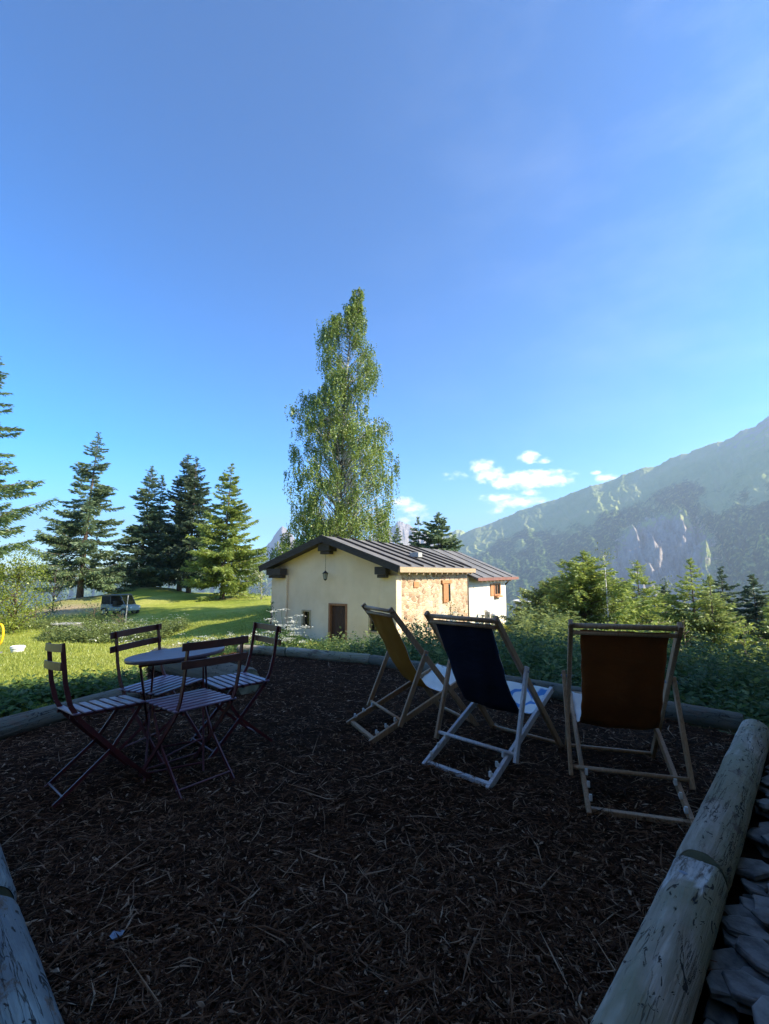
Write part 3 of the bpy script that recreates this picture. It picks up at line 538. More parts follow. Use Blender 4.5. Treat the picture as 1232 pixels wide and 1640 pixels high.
# ------------------------------------------------------------------ buildings
HZ = -2.1; HOUSE = (.518, 18.0, HZ); HR = R(-31)
def gable_house():
    t = thing('alpine_house', 'cream plastered gable house with grey felt roof beyond the terrace, rubble stone side wall', 'house', HOUSE, HR)
    W = 6.6; L = 7.5; RX = -3.3; ZR = 4.76; ZE = 3.6
    sl = (ZR-ZE)/3.3
    def zr(x): return ZR-abs(x-RX)*sl
    # rear and side masonry set behind the front skin
    b = MB(); b.prism([(0, -1.2), (0, ZE-.02), (RX, ZR-.02), (-W+.2, ZE+.0), (-W+.2, -1.2)], .22, L); b.build('stone_wall', M['rubble'], t)
    # front skin cut round its openings
    f = MB(); y0, y1 = 0, .216; xs = [-W, -4.83, -4.36, -3.35, -2.42, -1.32, -.85, 0]
    for i in range(len(xs)-1):
        a, c = xs[i], xs[i+1]
        segs = {1: [(-1.2, 1.02), (1.72, None)], 3: [(2.07, None)], 5: [(-1.2, 1.02), (1.72, None)]}.get(i, [(-1.2, None)])
        for z0, z1 in segs:
            if z1 is None:
                top = [(c, zr(c)-.02), (a, zr(a)-.02)] if not (a < RX < c) else [(c, zr(c)-.02), (RX, ZR-.02), (a, zr(a)-.02)]
                f.prism([(a, z0), (c, z0)]+top, y0, y1)
            else: f.prism([(a, z0), (c, z0), (c, z1), (a, z1)], y0, y1)
    f.build('front_wall', M['plaster'], t)
    for (a, c) in ((-W-.01, -5.69), (-.78, .012)):
        p = MB(); p.prism([(a, -1.2), (c, -1.2), (c, 3.28), (a, 3.28)], -.13, .3 if c > -1 else -.002); p.build('pilaster', M['plaster'], t, bevel=.03)
    # roof
    def slab(x0, z0, x1, z1, ya, yb, th=.13):
        m = MB(); m.prism([(x0, z0), (x1, z1), (x1, z1+th), (x0, z0+th)], ya, yb); return m
    xe = .42; ov = -.62
    r1 = slab(RX, ZR+.02, xe, zr(xe)+.02, ov, 7.62).build('roof', M['roof'], t)
    xl = -W-.3
    slab(xl, zr(xl)+.02, RX-.002, ZR+.02, ov, 7.62).build('roof', M['roof'], t)
    slab(xl-.75, zr(xl-.75)-.02, xl-.004, zr(xl)-.02, .9, 6.2, .15).build('roof', M['roof'], t)
    for i in range(7):
        y = .35+i*1.13; mm = MB(); n = 10
        for k in range(n):
            xa = RX+.08+(xe-.02-RX-.08)*k/n; xb = RX+.08+(xe-.02-RX-.08)*(k+1)/n-.001
            mm.prism([(xa, zr(xa)+.152), (xb, zr(xb)+.152), (xb, zr(xb)+.225), (xa, zr(xa)+.225)], y-.05+.015*math.sin(k+i), y+.05+.015*math.sin(k+i))
        mm.build('batten', M['darkwood'], r1)
    v = MB(); v.box(-1.15, -.7, 3.2, 3.6, zr(-1.1)+.1, zr(-1.1)+.32); v.build('roof_vent', M['board'], r1, bevel=.02)
    g = MB(); g.bar((RX-.1, ov-.03, ZR+.07), (xe, ov-.03, zr(xe)+.045), .05, .27); g.build('verge_board', M['darkwood'], t)
    g = MB(); g.bar((RX+.1, ov-.035, ZR+.068), (xl, ov-.035, zr(xl)+.043), .05, .27); g.build('verge_board', M['darkwood'], t)
    # dark soffit boards under the overhang
    for (xa, xb) in ((RX, xe-.05), (RX-.004, xl+.05)):
        s_ = MB(); s_.prism([(xa, zr(xa)-.015), (xb, zr(xb)-.015), (xb, zr(xb)+.015), (xa, zr(xa)+.015)], ov+.0, -.003); s_.build('soffit', M['darkwood'], t)
    fb = MB(); fb.box(xe-.01, xe+.035, ov, 7.6, zr(xe)-.07, zr(xe)+.13); fb.build('fascia_board', M['lightwood'], t)
    for i in range(12):
        y = .25+i*.625; q = MB(); q.bar((-.1, y, zr(-.1)-.09), (xe-.015, y, zr(xe)-.09), .1, .15); q.build('rafter_tail', M['lightwood'], t)
    for (x, w, z, h, d) in ((-3.3, .62, 4.28, .34, -.52), (-6.1, .85, 3.26, .3, -.58), (-.52, .5, 3.3, .3, -.5)):
        q = MB(); q.box(x-w/2, x+w/2, d, -.002 if x == -3.3 else -.132, z, z+h); q.box(x-w/2+.07, x+w/2-.07, d-.0+.08, -.134, z-.13, z-.004)
        q.build('purlin_end', M['darkwood'], t, bevel=.015)
    # door
    d = MB(); d.box(-3.27, -2.5, .13, .17, .02, 1.99)
    for k in range(5): d.box(-3.26+k*.153, -3.12+k*.153, .112, .128, .04, 1.97)
    dd = d.build('door', M['doorwood'], t)
    q = MB(); q.tube([(-2.62, .11, 1.0), (-2.62, .06, 1.0), (-2.74, .06, 1.0)], .012); q.build('handle', M['black'], dd)
    q = MB(); q.box(-3.37, -3.28, -.03, .2, 0, 2.09); q.box(-2.49, -2.4, -.03, .2, 0, 2.09); q.box(-3.278, -2.492, -.028, .2, 2.0, 2.088); q.build('door_frame', M['framewood'], t, bevel=.008)
    for (a, c) in ((-4.83, -4.36), (-1.32, -.85)):
        q = MB(); q.box(a, c, .14, .15, 1.02, 1.72); w = q.build('window', M['glass'], t)
        q = MB()
        for x0, x1, z0, z1 in ((a-.03, a+.055, .98, 1.76), (c-.055, c+.03, .98, 1.76), (a+.057, c-.057, .98, 1.06), (a+.057, c-.057, 1.68, 1.76)): q.box(x0, x1, -.02, .135, z0, z1)
        q.build('frame', M['lightwood'], w, bevel=.006)
    # side wall: shutter, lintel and slit window
    q = MB(); q.box(.03, .07, 4.25, 4.8, 1.98, 2.84)
    for k in range(4): q.box(.072, .085, 4.26+k*.136, 4.385+k*.136, 2.0, 2.82)
    q.build('shutter', M['orangewood'], t, bevel=.006)
    q = MB(); q.box(.012, .09, 4.1, 5.25, 2.86, 3.02); q.build('lintel', M['orangewood'], t, bevel=.01)
    q = MB(); q.box(.004, .014, 4.86, 5.2, 2.02, 2.8); q.build('window', M['glass'], t)
    q = MB(); q.box(.01, .05, 1.3, 1.75, 2.75, 3.0); q.build('plaster_patch', M['orangewood'], t, bevel=.02)
    # darker rear wing on the left with a small window
    q = MB(); q.prism([(-W-.42, -1.2), (-W+.18, -1.2), (-W+.18, 3.5), (-W-.42, 3.28)], 1.3, 5.8); wing = q.build('side_wing', M['bark'], t)
    q = MB(); q.box(-W-.33, -W-.1, 1.27, 1.298, 1.3, 2.5); q.build('window', M['glass'], wing)
    # lantern
    l = thing('hanging_lantern', 'small black iron lantern hanging on a chain from the gable ridge beam', 'lantern')
    l.matrix_world = t.matrix_basis; l.location = Vector(HOUSE)+Matrix.Rotation(HR, 3, 'Z') @ Vector((-3.28, -.38, 3.1)); l.rotation_euler = (0, 0, HR)
    q = MB()
    for k in range(22):
        a = Vector((0, 0, .36+k*.041)); q.tube([a+Vector((.008*math.cos(k*1.57), .008*math.sin(k*1.57), 0)), a+Vector((-.008*math.cos(k*1.57), -.008*math.sin(k*1.57), .045))], .006, 5)
    q.build('chain', M['black'], l)
    q = MB(); q.lathe([(.02, .36), (.03, .33), (.13, .25), (.14, .235), (.1, .23)], 8); q.lathe([(.02, -.06), (.05, -.03), (.07, 0), (.07, .01)], 8)
    for k in range(6):
        a = k*math.pi/3; q.bar((.07*math.cos(a), .07*math.sin(a), 0), (.105*math.cos(a), .105*math.sin(a), .235), .012, .012)
    q.build('lantern_cage', M['black'], l)
    q = MB(); q.lathe([(.062, .012), (.092, .228)], 6); q.build('lantern_glass', simple('lantern_glass', (.25, .25, .22), (.35, .35, .3), 3, .1, 0), l)
gable_house()
def rear_house():
    t = thing('white_house', 'white plastered lower house with dark roof adjoining the far end of the stone wall', 'house', HOUSE, HR)
    RX, ZR, ZE = -3.7, 4.78, 3.2; L0, L1 = 7.66, 14.4; sl = (ZR-ZE)/3.7
    def zr(x): return ZR-abs(x-RX)*sl
    q = MB(); q.prism([(0.02, -1.4), (.02, ZE-.05), (RX, ZR-.02), (-7.2, zr(-7.2)-.02), (-7.2, -1.4)], L0, L1); q.build('wall', M['plaster_white'], t)
    q = MB(); q.prism([(RX, ZR), (.52, zr(.52)), (.52, zr(.52)+.12), (RX, ZR+.12)], L0, 15.7); r1 = q.build('roof', M['roof'], t)
    q = MB(); q.prism([(-7.6, zr(-7.6)), (RX-.002, ZR), (RX-.002, ZR+.12), (-7.6, zr(-7.6)+.12)], L0, 15.7); q.build('roof', M['roof'], t)
    for i in range(4):
        y = 8.6+i*1.9; q = MB(); q.bar((RX+.1, y, ZR+.13), (.5, y, zr(.5)+.145), .05, .04); q.build('batten', M['darkwood'], r1)
    q = MB(); q.bar((-1.7, 9.4, zr(-1.7)+.17), (-.9, 9.4, zr(-.9)+.17), .55, .06); q.build('skylight', M['glass'], r1)
    q = MB(); q.box(.525, .56, L0, 15.7, zr(.52)-.04, zr(.52)+.13); q.build('fascia_board', simple('red_brown_fascia', (.17, .08, .06), (.24, .12, .09), 4, .6, .1), t)
    for i in range(9):
        y = 8.5+i*.7; q = MB(); q.bar((-.05, y, zr(-.05)-.1), (.5, y, zr(.5)-.09), .09, .13); q.build('rafter_tail', M['lightwood'], t)
    q = MB(); q.bar((.03, 14.3, 2.6), (.45, 14.3, 3.05), .07, .07); q.build('eave_brace', M['darkwood'], t)
    q = MB(); q.box(.022, .04, 11.9, 13.0, 2.08, 2.66); w = q.build('window', M['glass'], t)
    q = MB()
    for a in ((.02, .1, 11.8, 11.95, 2.0, 2.74), (.02, .1, 12.95, 13.1, 2.0, 2.74), (.02, .098, 11.952, 12.948, 2.66, 2.74), (.02, .098, 11.952, 12.948, 2.0, 2.07), (.02, .07, 12.42, 12.48, 2.072, 2.658)): q.box(*a)
    q.build('frame', M['orangewood'], w)
    q = MB(); q.box(.03, .08, 11.2, 11.75, 2.0, 2.72); q.build('shutter', M['orangewood'], t)
    q = MB(); q.box(.022, .25, 11.9, 13.0, 1.88, 1.98); q.build('sill', M['orangewood'], t)
rear_house()
def hp(x, y, z=0): return Vector(HOUSE)+Matrix.Rotation(HR, 3, 'Z') @ Vector((x, y, z))
for i, (x, y, r_, h_, lb) in enumerate(((.55, 9.0, .15, 1.55, 'pale upright cylinder with a flat cap against the white house wall'), (.6, 9.75, .11, 1.3, 'thinner pale post with a rounded top beside the capped cylinder at the white wall'))):
    p = hp(x, y, -.3); t = thing('pale_post', lb, 'post', p)
    q = MB(); q.lathe([(r_, 0), (r_, h_)], 16); q.build('shaft', M['board'], t, smooth=False)
    q = MB(); q.lathe([(r_+.03, h_+.001), (r_+.03, h_+.06), (r_*.6 if i else r_, h_+.12)], 16); q.build('cap', M['metalwhite'], t)
p = hp(1.3, 15.2, 0); t = thing('white_canopy', 'flat white sheet canopy jutting out past the far corner of the white house', 'canopy', p, HR)
q = MB(); q.prism([(-.9, 1.55), (1.0, 1.3), (1.0, 1.34), (-.9, 1.6)], -.6, .6); q.build('sheet', M['metalwhite'], t)
for x, z in ((-.7, 1.56), (.85, 1.32)):
    for y in (-.5, .5): q = MB(); q.bar((x, y, -.8), (x, y, z-.03), .07, .07); q.build('leg', M['board'], t)

def shade_building(name, label, cx, cy, rz, w, d, h, roofh):
    t = thing(name, label, 'shade_building', (cx, cy, -.35), rz)
    q = MB(); q.box(-w/2, w/2, -d/2, d/2, -1.5, h); q.prism([(-w/2, h+.001), (w/2, h+.001), (0, h+roofh)], -d/2, d/2); q.build('wall', M['rubble'], t)
    for s in (-1, 1):
        q = MB(); q.prism([(0, h+roofh+.03), (s*(w/2+.3), h-.12*roofh+.03), (s*(w/2+.3), h-.12*roofh+.17), (0, h+roofh+.17)], -d/2-.4, d/2+.4); q.build('roof', M['roof'], t)
    for s in (-1, 1):
        for k in range(-1, 2):
            q = MB(); q.box(s*w/2-.02, s*w/2+.02, k*d/3-.45, k*d/3+.45, 1.2, 2.2); wd = q.build('window', M['glass'], t)
            q = MB(); xx = s*(w/2+.015)
            for a in ((k*d/3-.52, k*d/3-.44, 1.14, 2.26), (k*d/3+.44, k*d/3+.52, 1.14, 2.26), (k*d/3-.438, k*d/3+.438, 2.18, 2.26), (k*d/3-.438, k*d/3+.438, 1.14, 1.22)): q.box(xx-.04, xx+.04, *a)
            q.build('frame', M['doorwood'], wd)
    return t
# unseen, added to shade the terrace; long side parallel to the right-hand log
shade_building('terrace_shade_building', 'long unseen stone building added right of the terrace to shade the deck chairs', 5.85, 1.15, R(-45), 4.6, 15.5, 5.7, 1.9)
shade_building('sky_shade_building', 'unseen stone wing added behind the viewer to block sky light from the terrace', -2.9, -3.1, R(45), 4.0, 9.0, 5.0, 1.6)  # unseen wing, added to keep open sky from lighting the mulch

# ------------------------------------------------------------------ terrace logs
def log(label, p, q_, r, m, kind='terrace_log', taper=1., seed=1, endcut=None, zc=None, group='logs edging the mulch terrace', wob=.02):
    p, q_ = Vector(p), Vector(q_); L = (q_-p).length; n, k = max(24, int(L/.035)), 56
    s = np.linspace(0, L, n); a = np.linspace(0, 2*np.pi, k, endpoint=False); S, A = np.meshgrid(s, a, indexing='ij')
    rr = r*(1+(taper-1)*S/L)*(1+.035*fbm(S*1.5, np.cos(A)*1.2+seed*7, np.sin(A)*1.2, 3, seed)+.03*fbm(S*7, np.cos(A)*5, np.sin(A)*5+seed, 4, seed+3))
    endr = np.minimum(1, .9+np.minimum(S, L-S)/.03*.1); rr = rr*endr
    cx = wob*np.sin(S*1.1+seed); X, Y, Z = S, rr*np.cos(A)+cx, rr*np.sin(A)+wob*.5*np.sin(S*1.7+seed*2)
    if endcut:   # axe-cut flat at the far end
        lim = r*.42+(L-S)*endcut*-1+ .0; cut = (S > L-.28); lm = r*.9-(S-(L-.28))*.1+.004*fbm(S*40, Y*60, 0, 3, 5); Z = np.where(cut & (Z > lm), lm, Z)
    V = np.stack([X, Y, Z], -1).reshape(-1, 3); idx = np.arange(n*k).reshape(n, k); j2 = np.roll(np.arange(k), -1)
    F = np.stack([idx[:-1], idx[:-1][:, j2], idx[1:][:, j2], idx[1:]], -1).reshape(-1, 4)
    o = npmesh(kind, V, F, m, smooth=True); d = q_-p; o.location = p+Vector((0, 0, (r*.82 if zc is None else zc))); o.rotation_euler = (0, -math.atan2(d.z, math.hypot(d.x, d.y)), math.atan2(d.y, d.x))
    scar = np.where((S > L-.26-.08*np.sin(A*3)) & (Z > r*.3) & (A < 2.2), 1., 0.) if endcut else 0*S
    at_ = o.data.attributes.new('scar', 'FLOAT', 'POINT'); at_.data.foreach_set('value', scar.reshape(-1).astype(np.float32))
    tag(o, label, 'log', group)
    for e, x, lim in ((0, .002, 0), (1, L-.002, 1)):
        ring = V.reshape(n, k, 3)[0 if e == 0 else -1]; mb = MB(); c = ring.mean(0); vs = [(x+(.004 if e else -.004), c[1], c[2])]+[(x, v[1]*.97, v[2]*.97) for v in ring]
        mb.add(vs, [(0, 1+i, 1+(i+1) % k) for i in range(k)]); mb.build('cut_end', M['cutend'], o, recalc=False)
    return o
LD = Vector((.688, .726, 0)).normalized(); LP = Vector((.0, .66, 0))
near = log('nearest log at the lower right with bolt and axe-cut end', LP-LD*.5, LP+LD*1.80, .09, M['log'], seed=3, endcut=.3, taper=1.0, wob=.006)
far_ = log('pale greenish log running away along the right side of the terrace', LP+LD*1.81, LP+LD*4.05, .093, M['log'], seed=5, wob=.006, taper=.98)
bo = MB(); bo.lathe([(.019, 0), (.019, .005), (.016, .011), (.006, .014)], 12, tuple(Vector((2.30-.16, .02, .057)))); bo.build('bolt', M['steel'], near, smooth=True)
log('pale bluish log in the lower left corner of the picture', (-.565, .97, 0), (-1.345, 1.69, 0), .1, M['log_blue'], seed=8, wob=.004)
log('log continuing beyond the pale bluish one on the left side', (-1.375, 1.72, 0), (-3.1, 3.34, 0), .105, M['log_blue'], seed=9, wob=.006)
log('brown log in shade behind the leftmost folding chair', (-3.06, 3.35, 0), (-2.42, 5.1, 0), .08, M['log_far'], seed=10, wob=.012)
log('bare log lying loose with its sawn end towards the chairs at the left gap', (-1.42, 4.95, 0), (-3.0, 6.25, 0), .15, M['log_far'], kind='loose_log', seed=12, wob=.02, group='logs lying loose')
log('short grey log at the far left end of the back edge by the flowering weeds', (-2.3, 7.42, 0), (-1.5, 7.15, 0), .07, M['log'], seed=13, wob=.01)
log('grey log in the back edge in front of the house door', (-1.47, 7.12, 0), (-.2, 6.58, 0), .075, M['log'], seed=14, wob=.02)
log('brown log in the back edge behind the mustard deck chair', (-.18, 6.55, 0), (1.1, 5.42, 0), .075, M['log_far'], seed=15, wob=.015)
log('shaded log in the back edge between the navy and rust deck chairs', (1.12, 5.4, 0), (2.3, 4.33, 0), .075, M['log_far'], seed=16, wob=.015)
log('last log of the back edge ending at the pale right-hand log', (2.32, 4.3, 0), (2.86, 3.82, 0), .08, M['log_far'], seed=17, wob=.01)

# flat stones heaped outside the right-hand log
def stone(loc, size, th, tilt, seed, label, m, group='flat slate stones heaped beside the right-hand log'):
    r = random.Random(seed); n = r.randint(5, 8); base = []
    for k in range(n):
        a = 2*math.pi*k/n+r.uniform(-.32, .32); q = size*r.uniform(.68, 1.2); base.append((q*math.cos(a), q*math.sin(a)*r.uniform(.65, .8)))
    mb = MB(); vs = []
    for z, s in ((-th/2, .82), (-th*.2, 1.0), (th*.3, .98), (th/2, .88)):
        for (x, y) in base: vs.append((x*s+r.uniform(-.006, .006), y*s+r.uniform(-.006, .006), z+r.uniform(-.06, .06)*th))
    fs = [tuple(range(n-1, -1, -1)), tuple(range(3*n, 4*n))]
    for i in range(3):
        for k in range(n): fs.append((i*n+k, i*n+(k+1) % n, (i+1)*n+(k+1) % n, (i+1)*n+k))
    mb.add(vs, fs); o = mb.build('slate_stone', m, bevel=.003); o.location = loc; o.rotation_euler = (tilt[0], tilt[1], r.uniform(0, 6.28)); tag(o, label, 'stone', group); return o
LN = Vector((LD.y, -LD.x, 0))
def lp(s, n, z): return LP+LD*s+LN*n+Vector((0, 0, z))
big = [(1.25, .27, .05, .115, .035, (.15, .1), 'large pale flat stone lying against the right-hand log, biggest of the heap', 1),
       (.98, .25, .03, .1, .05, (-.1, .15), 'grey stone slab at the lower right beside the nearest log', 0),
       (.74, .3, .03, .11, .06, (.1, -.1), 'stone slab in the bottom right corner next to the log', 0),
       (1.95, .26, .05, .075, .03, (.1, .1), 'pale bluish flat stone beside the log above the joint', 1),
       (2.45, .27, .03, .09, .03, (0, .2), 'flat stone at the right edge below the terrace corner', 0)]
for i, (s, n, z, sz, th, ti, lb, pm) in enumerate(big): stone(lp(s, n, z), sz, th, ti, 100+i, lb, M['stone_pale'] if pm else M['stone'])
rs = random.Random(5)
for i in range(190):
    s = rs.uniform(.3, 3.9); n = .12+.5*rs.random()**1.3; z = rs.uniform(-.055, .02)
    stone(lp(s, n, z), rs.uniform(.05, .105), rs.uniform(.012, .035), (rs.uniform(-.14, .14), rs.uniform(-.14, .14)), 200+i, 'dark slate stone among the heap beside the right-hand log', M['stone'] if rs.random() < .7 else M['stone_pale'])
q = MB(); q.add([tuple(lp(-1, .02, -.06)), tuple(lp(4.2, .02, -.06)), tuple(lp(4.2, 1.7, -.16)), tuple(lp(-1, 1.7, -.16))], [(0, 3, 2, 1)]); o = q.build('stone_bed_ground', M['mulch']); tag(o, kind='structure')

# ------------------------------------------------------------------ folding chairs and table
def bistro_chair(label, x, y, az, roll=0, pitch=0, z=0, seatm='seat_sky_sheen', backm='brownpaint'):
    t = thing('folding_chair', label, 'chair', (x, y, z), 0, 'folding chairs round the table'); t.rotation_euler = Euler((pitch, roll, -R(az)), 'XYZ')
    q = MB()
    for k in range(7): yy = -.175+k*.057; q.box(-.2, .2, yy-.019, yy+.019, .447, .457)
    q.build('seat', M[seatm], t, bevel=.003)
    q = MB()
    for s in (-1, 1): q.bar((s*.15, -.2, .437), (s*.15, .19, .437), .012, .018)
    q.build('seat_frame', M['burgundy'], t)
    for zz in (.82, .72):
        q = MB(); n = 9; vs = []
        for k in range(n):
            xa = -.215+.43*k/(n-1); c = -.012*(1-(2*xa/.43)**2)
            vs += [(xa, -.272+c, zz-.022), (xa, -.263+c, zz-.022), (xa, -.263+c, zz+.022), (xa, -.272+c, zz+.022)]
        q.add(vs, [(4*k+a, 4*k+(a+1) % 4, 4*k+4+(a+1) % 4, 4*k+4+a) for k in range(n-1) for a in range(4)]+[(3, 2, 1, 0), tuple(4*(n-1)+a for a in range(4))])
        q.build('back_slat', M[backm], t)
    for s in (-1, 1):
        q = MB(); pts = [(s*.178, -.262, .845), (s*.178, -.235, .62), (s*.178, -.205, .5), (s*.178, -.16, .42), (s*.178, .06, .18), (s*.178, .235, 0)]
        for a, b in zip(pts[:-1], pts[1:]): q.bar(a, b, .009, .024, (0, 1, .3))
        q.build('front_leg', M['burgundy'], t)
        q = MB(); pts = [(s*.164, .17, .43), (s*.164, .02, .22), (s*.164, -.25, 0)]
        for a, b in zip(pts[:-1], pts[1:]): q.bar(a, b, .008, .02, (0, 1, .3))
        q.build('rear_leg', M['burgundy'], t)
    for (yy, zz) in ((.205, .04), (-.21, .035)):
        q = MB(); q.tube([(-.176, yy, zz), (.176, yy, zz)], .0055, 6); q.build('stretcher', M['burgundy'], t)
    q = MB(); q.tube([(-.176, .0, .43), (.176, .0, .43)], .0055, 6); q.build('stretcher', M['burgundy'], t)
    return t
bistro_chair('dark red folding chair nearest the camera, its back to us, in front of the table', -1.21, 2.98, -51, z=.015)
bistro_chair('leftmost folding chair, seen from its side, leaning outward', -1.71, 2.91, 44, roll=R(-5), z=.0)
bistro_chair('folding chair on the far left side of the table facing right', -1.60, 3.46, 113, roll=R(3), z=-.0)
bistro_chair('folding chair behind the table against the mulch, right of the others and facing left', -1.14, 3.57, 226, z=.0)
def table():
    t = thing('round_folding_table', 'small round metal folding table with crossed legs between the four folding chairs', 'table', (-1.38, 3.24, 0), R(28)); t.rotation_euler = (R(-2), R(-4), R(20))
    q = MB(); q.lathe([(.29, .686), (.312, .688), (.316, .70), (.314, .71), (.30, .712)], 48); q.build('table_top', M['tabletop'], t, smooth=False)
    for s in (-1, 1):
        q = MB(); q.bar((s*.19, -.23, .68), (s*.19, .27, 0), .011, .025, (0, 1, .3)); q.build('leg', M['burgundy'], t)
        q = MB(); q.bar((s*.165, .23, .68), (s*.165, -.27, 0), .011, .025, (0, 1, .3)); q.build('leg', M['burgundy'], t)
    for (y, z, w) in ((.24, .045, .19), (-.24, .045, .165), (0, .345, .19)):
        q = MB(); q.tube([(-w, y, z), (w, y, z)], .007, 6); q.build('stretcher', M['burgundy'], t)
    q = MB(); q.box(-.2, .2, -.24, -.215, .672, .685); q.box(-.2, .2, .215, .24, .672, .685); q.build('top_support', M['burgundy'], t)
table()

# ------------------------------------------------------------------ deck chairs
def deck_chair(label, x, y, az, canvas, Ty=.1, Tz=.955, Fy=.92, wood='wood', seatwood=None, notch=.26, z=0, group='wooden deck chairs facing the valley'):
    seatwood = seatwood or wood
    t = thing('deck_chair', label, 'deck chair', (x, y, z), 0, group); t.rotation_euler = (0, 0, -R(az))
    Tp = Vector((0, Ty, Tz)); Fp = Vector((0, Fy, .0)); Rp = Vector((0, 0, .015)); Sp = Vector((0, .86, .40)); up = (0, .6, .8)
    W = M[wood]; W2 = M[seatwood]
    for s in (-1, 1):
        X = Vector((s*.272, 0, 0)); d = (Tp-Fp).normalized(); q = MB(); q.bar(Fp+X, Tp+d*.03+X, .024, .042, (0, 1, .8)); q.build('back_rail', W, t, bevel=.004)
        X = Vector((s*.238, 0, 0)); d = (Sp-Rp).normalized(); q = MB(); q.bar(Rp+X-d*.03, Sp+d*.02+X, .024, .042, (0, -.4, 1)); sr = q.build('seat_rail', W2, t, bevel=.004)
        nn = Vector((0, -d.z, d.y))
        for f in (.07, .16, .25):
            c = Rp+(Sp-Rp)*f+X*.93+nn*.022; q = MB(); q.bar(c-d*.022, c+d*.004, .014, .012, (0, 0, 1)); q.bar(c-d*.02, c-d*.008+nn*.026, .014, .012, (0, 1, 0)); q.build('notch_hook', M['hook'], sr)
        P = Tp+(Fp-Tp)*.355; Nn = Rp+(Sp-Rp)*notch+nn*.035; dd = (Nn-P).normalized(); X = Vector((s*.302, 0, 0))
        q = MB(); q.bar(P+X-dd*.03, Nn+X+dd*.045, .022, .036, (0, 1, .3)); q.build('prop_leg', W2 if seatwood != wood and s > 0 else W, t, bevel=.004)
        q = MB(); q.tube([P+Vector((s*.255, 0, 0)), P+Vector((s*.32, 0, 0))], .008, 10); q.build('pivot_bolt', M['steel'], t)
    q = MB(); q.tube([Nn+Vector((-.3-s*.302, 0, 0))*0+Vector((-.3, Nn.y, Nn.z))-Vector((0, Nn.y, Nn.z)), Nn+Vector((.3, 0, 0))], .0115, 12); q.build('prop_rod', W2, t, smooth=True)
    q = MB(); q.tube([Tp+Vector((-.285, 0, -.0)), Tp+Vector((.285, 0, 0))], .015, 12); q.build('top_bar', W, t, smooth=True)
    q = MB(); q.tube([Tp+Vector((-.26, .012, -.04)), Tp+Vector((.26, .012, -.04))], .012, 12); q.build('cloth_rod', W, t, smooth=True)
    q = MB(); q.tube([Fp+Vector((-.26, -.03, .035)), Fp+Vector((.26, -.03, .035))], .013, 12); q.build('foot_bar', W, t, smooth=True)
    q = MB(); q.bar(Rp+Vector((-.226, .012, .0)), Rp+Vector((.226, .012, .0)), .034, .024, (0, 0, 1)); q.build('rear_bar', W2, t, bevel=.003)
    q = MB(); q.tube([Sp+Vector((-.226, -.01, 0)), Sp+Vector((.226, -.01, 0))], .015, 12); q.build('seat_bar', W2, t, smooth=True)
    # canvas sling: back cloth (slot 0) and front cloth (slot 1), one solid sheet
    ctl = [(Tp.y+.005, Tp.z-.025), (Tp.y+.10, Tp.z-.2), (Tp.y+.19, Tp.z-.38), (Tp.y+.29, Tp.z-.54), (Tp.y+.40, Tp.z-.635), (Tp.y+.52, Tp.z-.655), (.74, .34), (Sp.y-.01, Sp.z+.015)]
    pts = []
    for i in range(len(ctl)-1):
        p0 = ctl[max(i-1, 0)]; p1 = ctl[i]; p2 = ctl[i+1]; p3 = ctl[min(i+2, len(ctl)-1)]
        for k in range(8):
            u = k/8; pts.append(tuple(.5*((2*p1[j])+(-p0[j]+p2[j])*u+(2*p0[j]-5*p1[j]+4*p2[j]-p3[j])*u*u+(-p0[j]+3*p1[j]-3*p2[j]+p3[j])*u**3) for j in (0, 1)))
    pts.append(ctl[-1]); n = len(pts); m = 20; V = []
    for side in (0, 1):
        for i, (yy, zz) in enumerate(pts):
            a = pts[max(i-1, 0)]; b = pts[min(i+1, n-1)]; tx, tz = b[0]-a[0], b[1]-a[1]; l = math.hypot(tx, tz); nx, nz = -tz/l, tx/l   # towards the sitter
            if nz < 0 and nx < 0: nx, nz = -nx, -nz
            s_ = i/(n-1); wd = .224-.010*math.sin(math.pi*min(1, s_*1.6))
            for k in range(m+1):
                u = k/m*2-1; sag = -.018*(1-u*u)*math.sin(math.pi*s_) + .0035*math.sin(s_*34+.6*math.sin(u*2+x*3)) + .003*math.sin(u*7+s_*9+x)
                o_ = sag+(.0018 if side else -.0018); V.append((u*wd+.002*math.sin(s_*60), yy+nx*o_, zz+nz*o_))
    F = []; I = lambda s, i, k: s*n*(m+1)+i*(m+1)+k
    mi = []
    for i in range(n-1):
        for k in range(m):
            F.append((I(0, i, k), I(0, i+1, k), I(0, i+1, k+1), I(0, i, k+1))); mi.append(0); F.append((I(1, i, k), I(1, i, k+1), I(1, i+1, k+1), I(1, i+1, k))); mi.append(1)
        for k in (0, m): F.append((I(0, i, k), I(1, i, k), I(1, i+1, k), I(0, i+1, k))); mi.append(1)
    me = bpy.data.meshes.new('canvas'); me.from_pydata(V, [], F)
    for mm in M[canvas]: me.materials.append(mm)
    me.polygons.foreach_set('material_index', mi); me.shade_smooth(); link(bpy.data.objects.new('canvas', me), t)
    return t
deck_chair('deck chair with mustard yellow canvas, leftmost of the three', -.185, 3.80, 65, 'canvas_mustard', Ty=.14)
deck_chair('deck chair with dark navy canvas and blue and white front, standing in the middle', .445, 3.02, 44, 'canvas_navy', seatwood='greywood', Ty=.08)
deck_chair('deck chair with rust brown canvas seen straight from behind, rightmost of the three', 1.30, 2.51, 17, 'canvas_rust', Ty=.08)

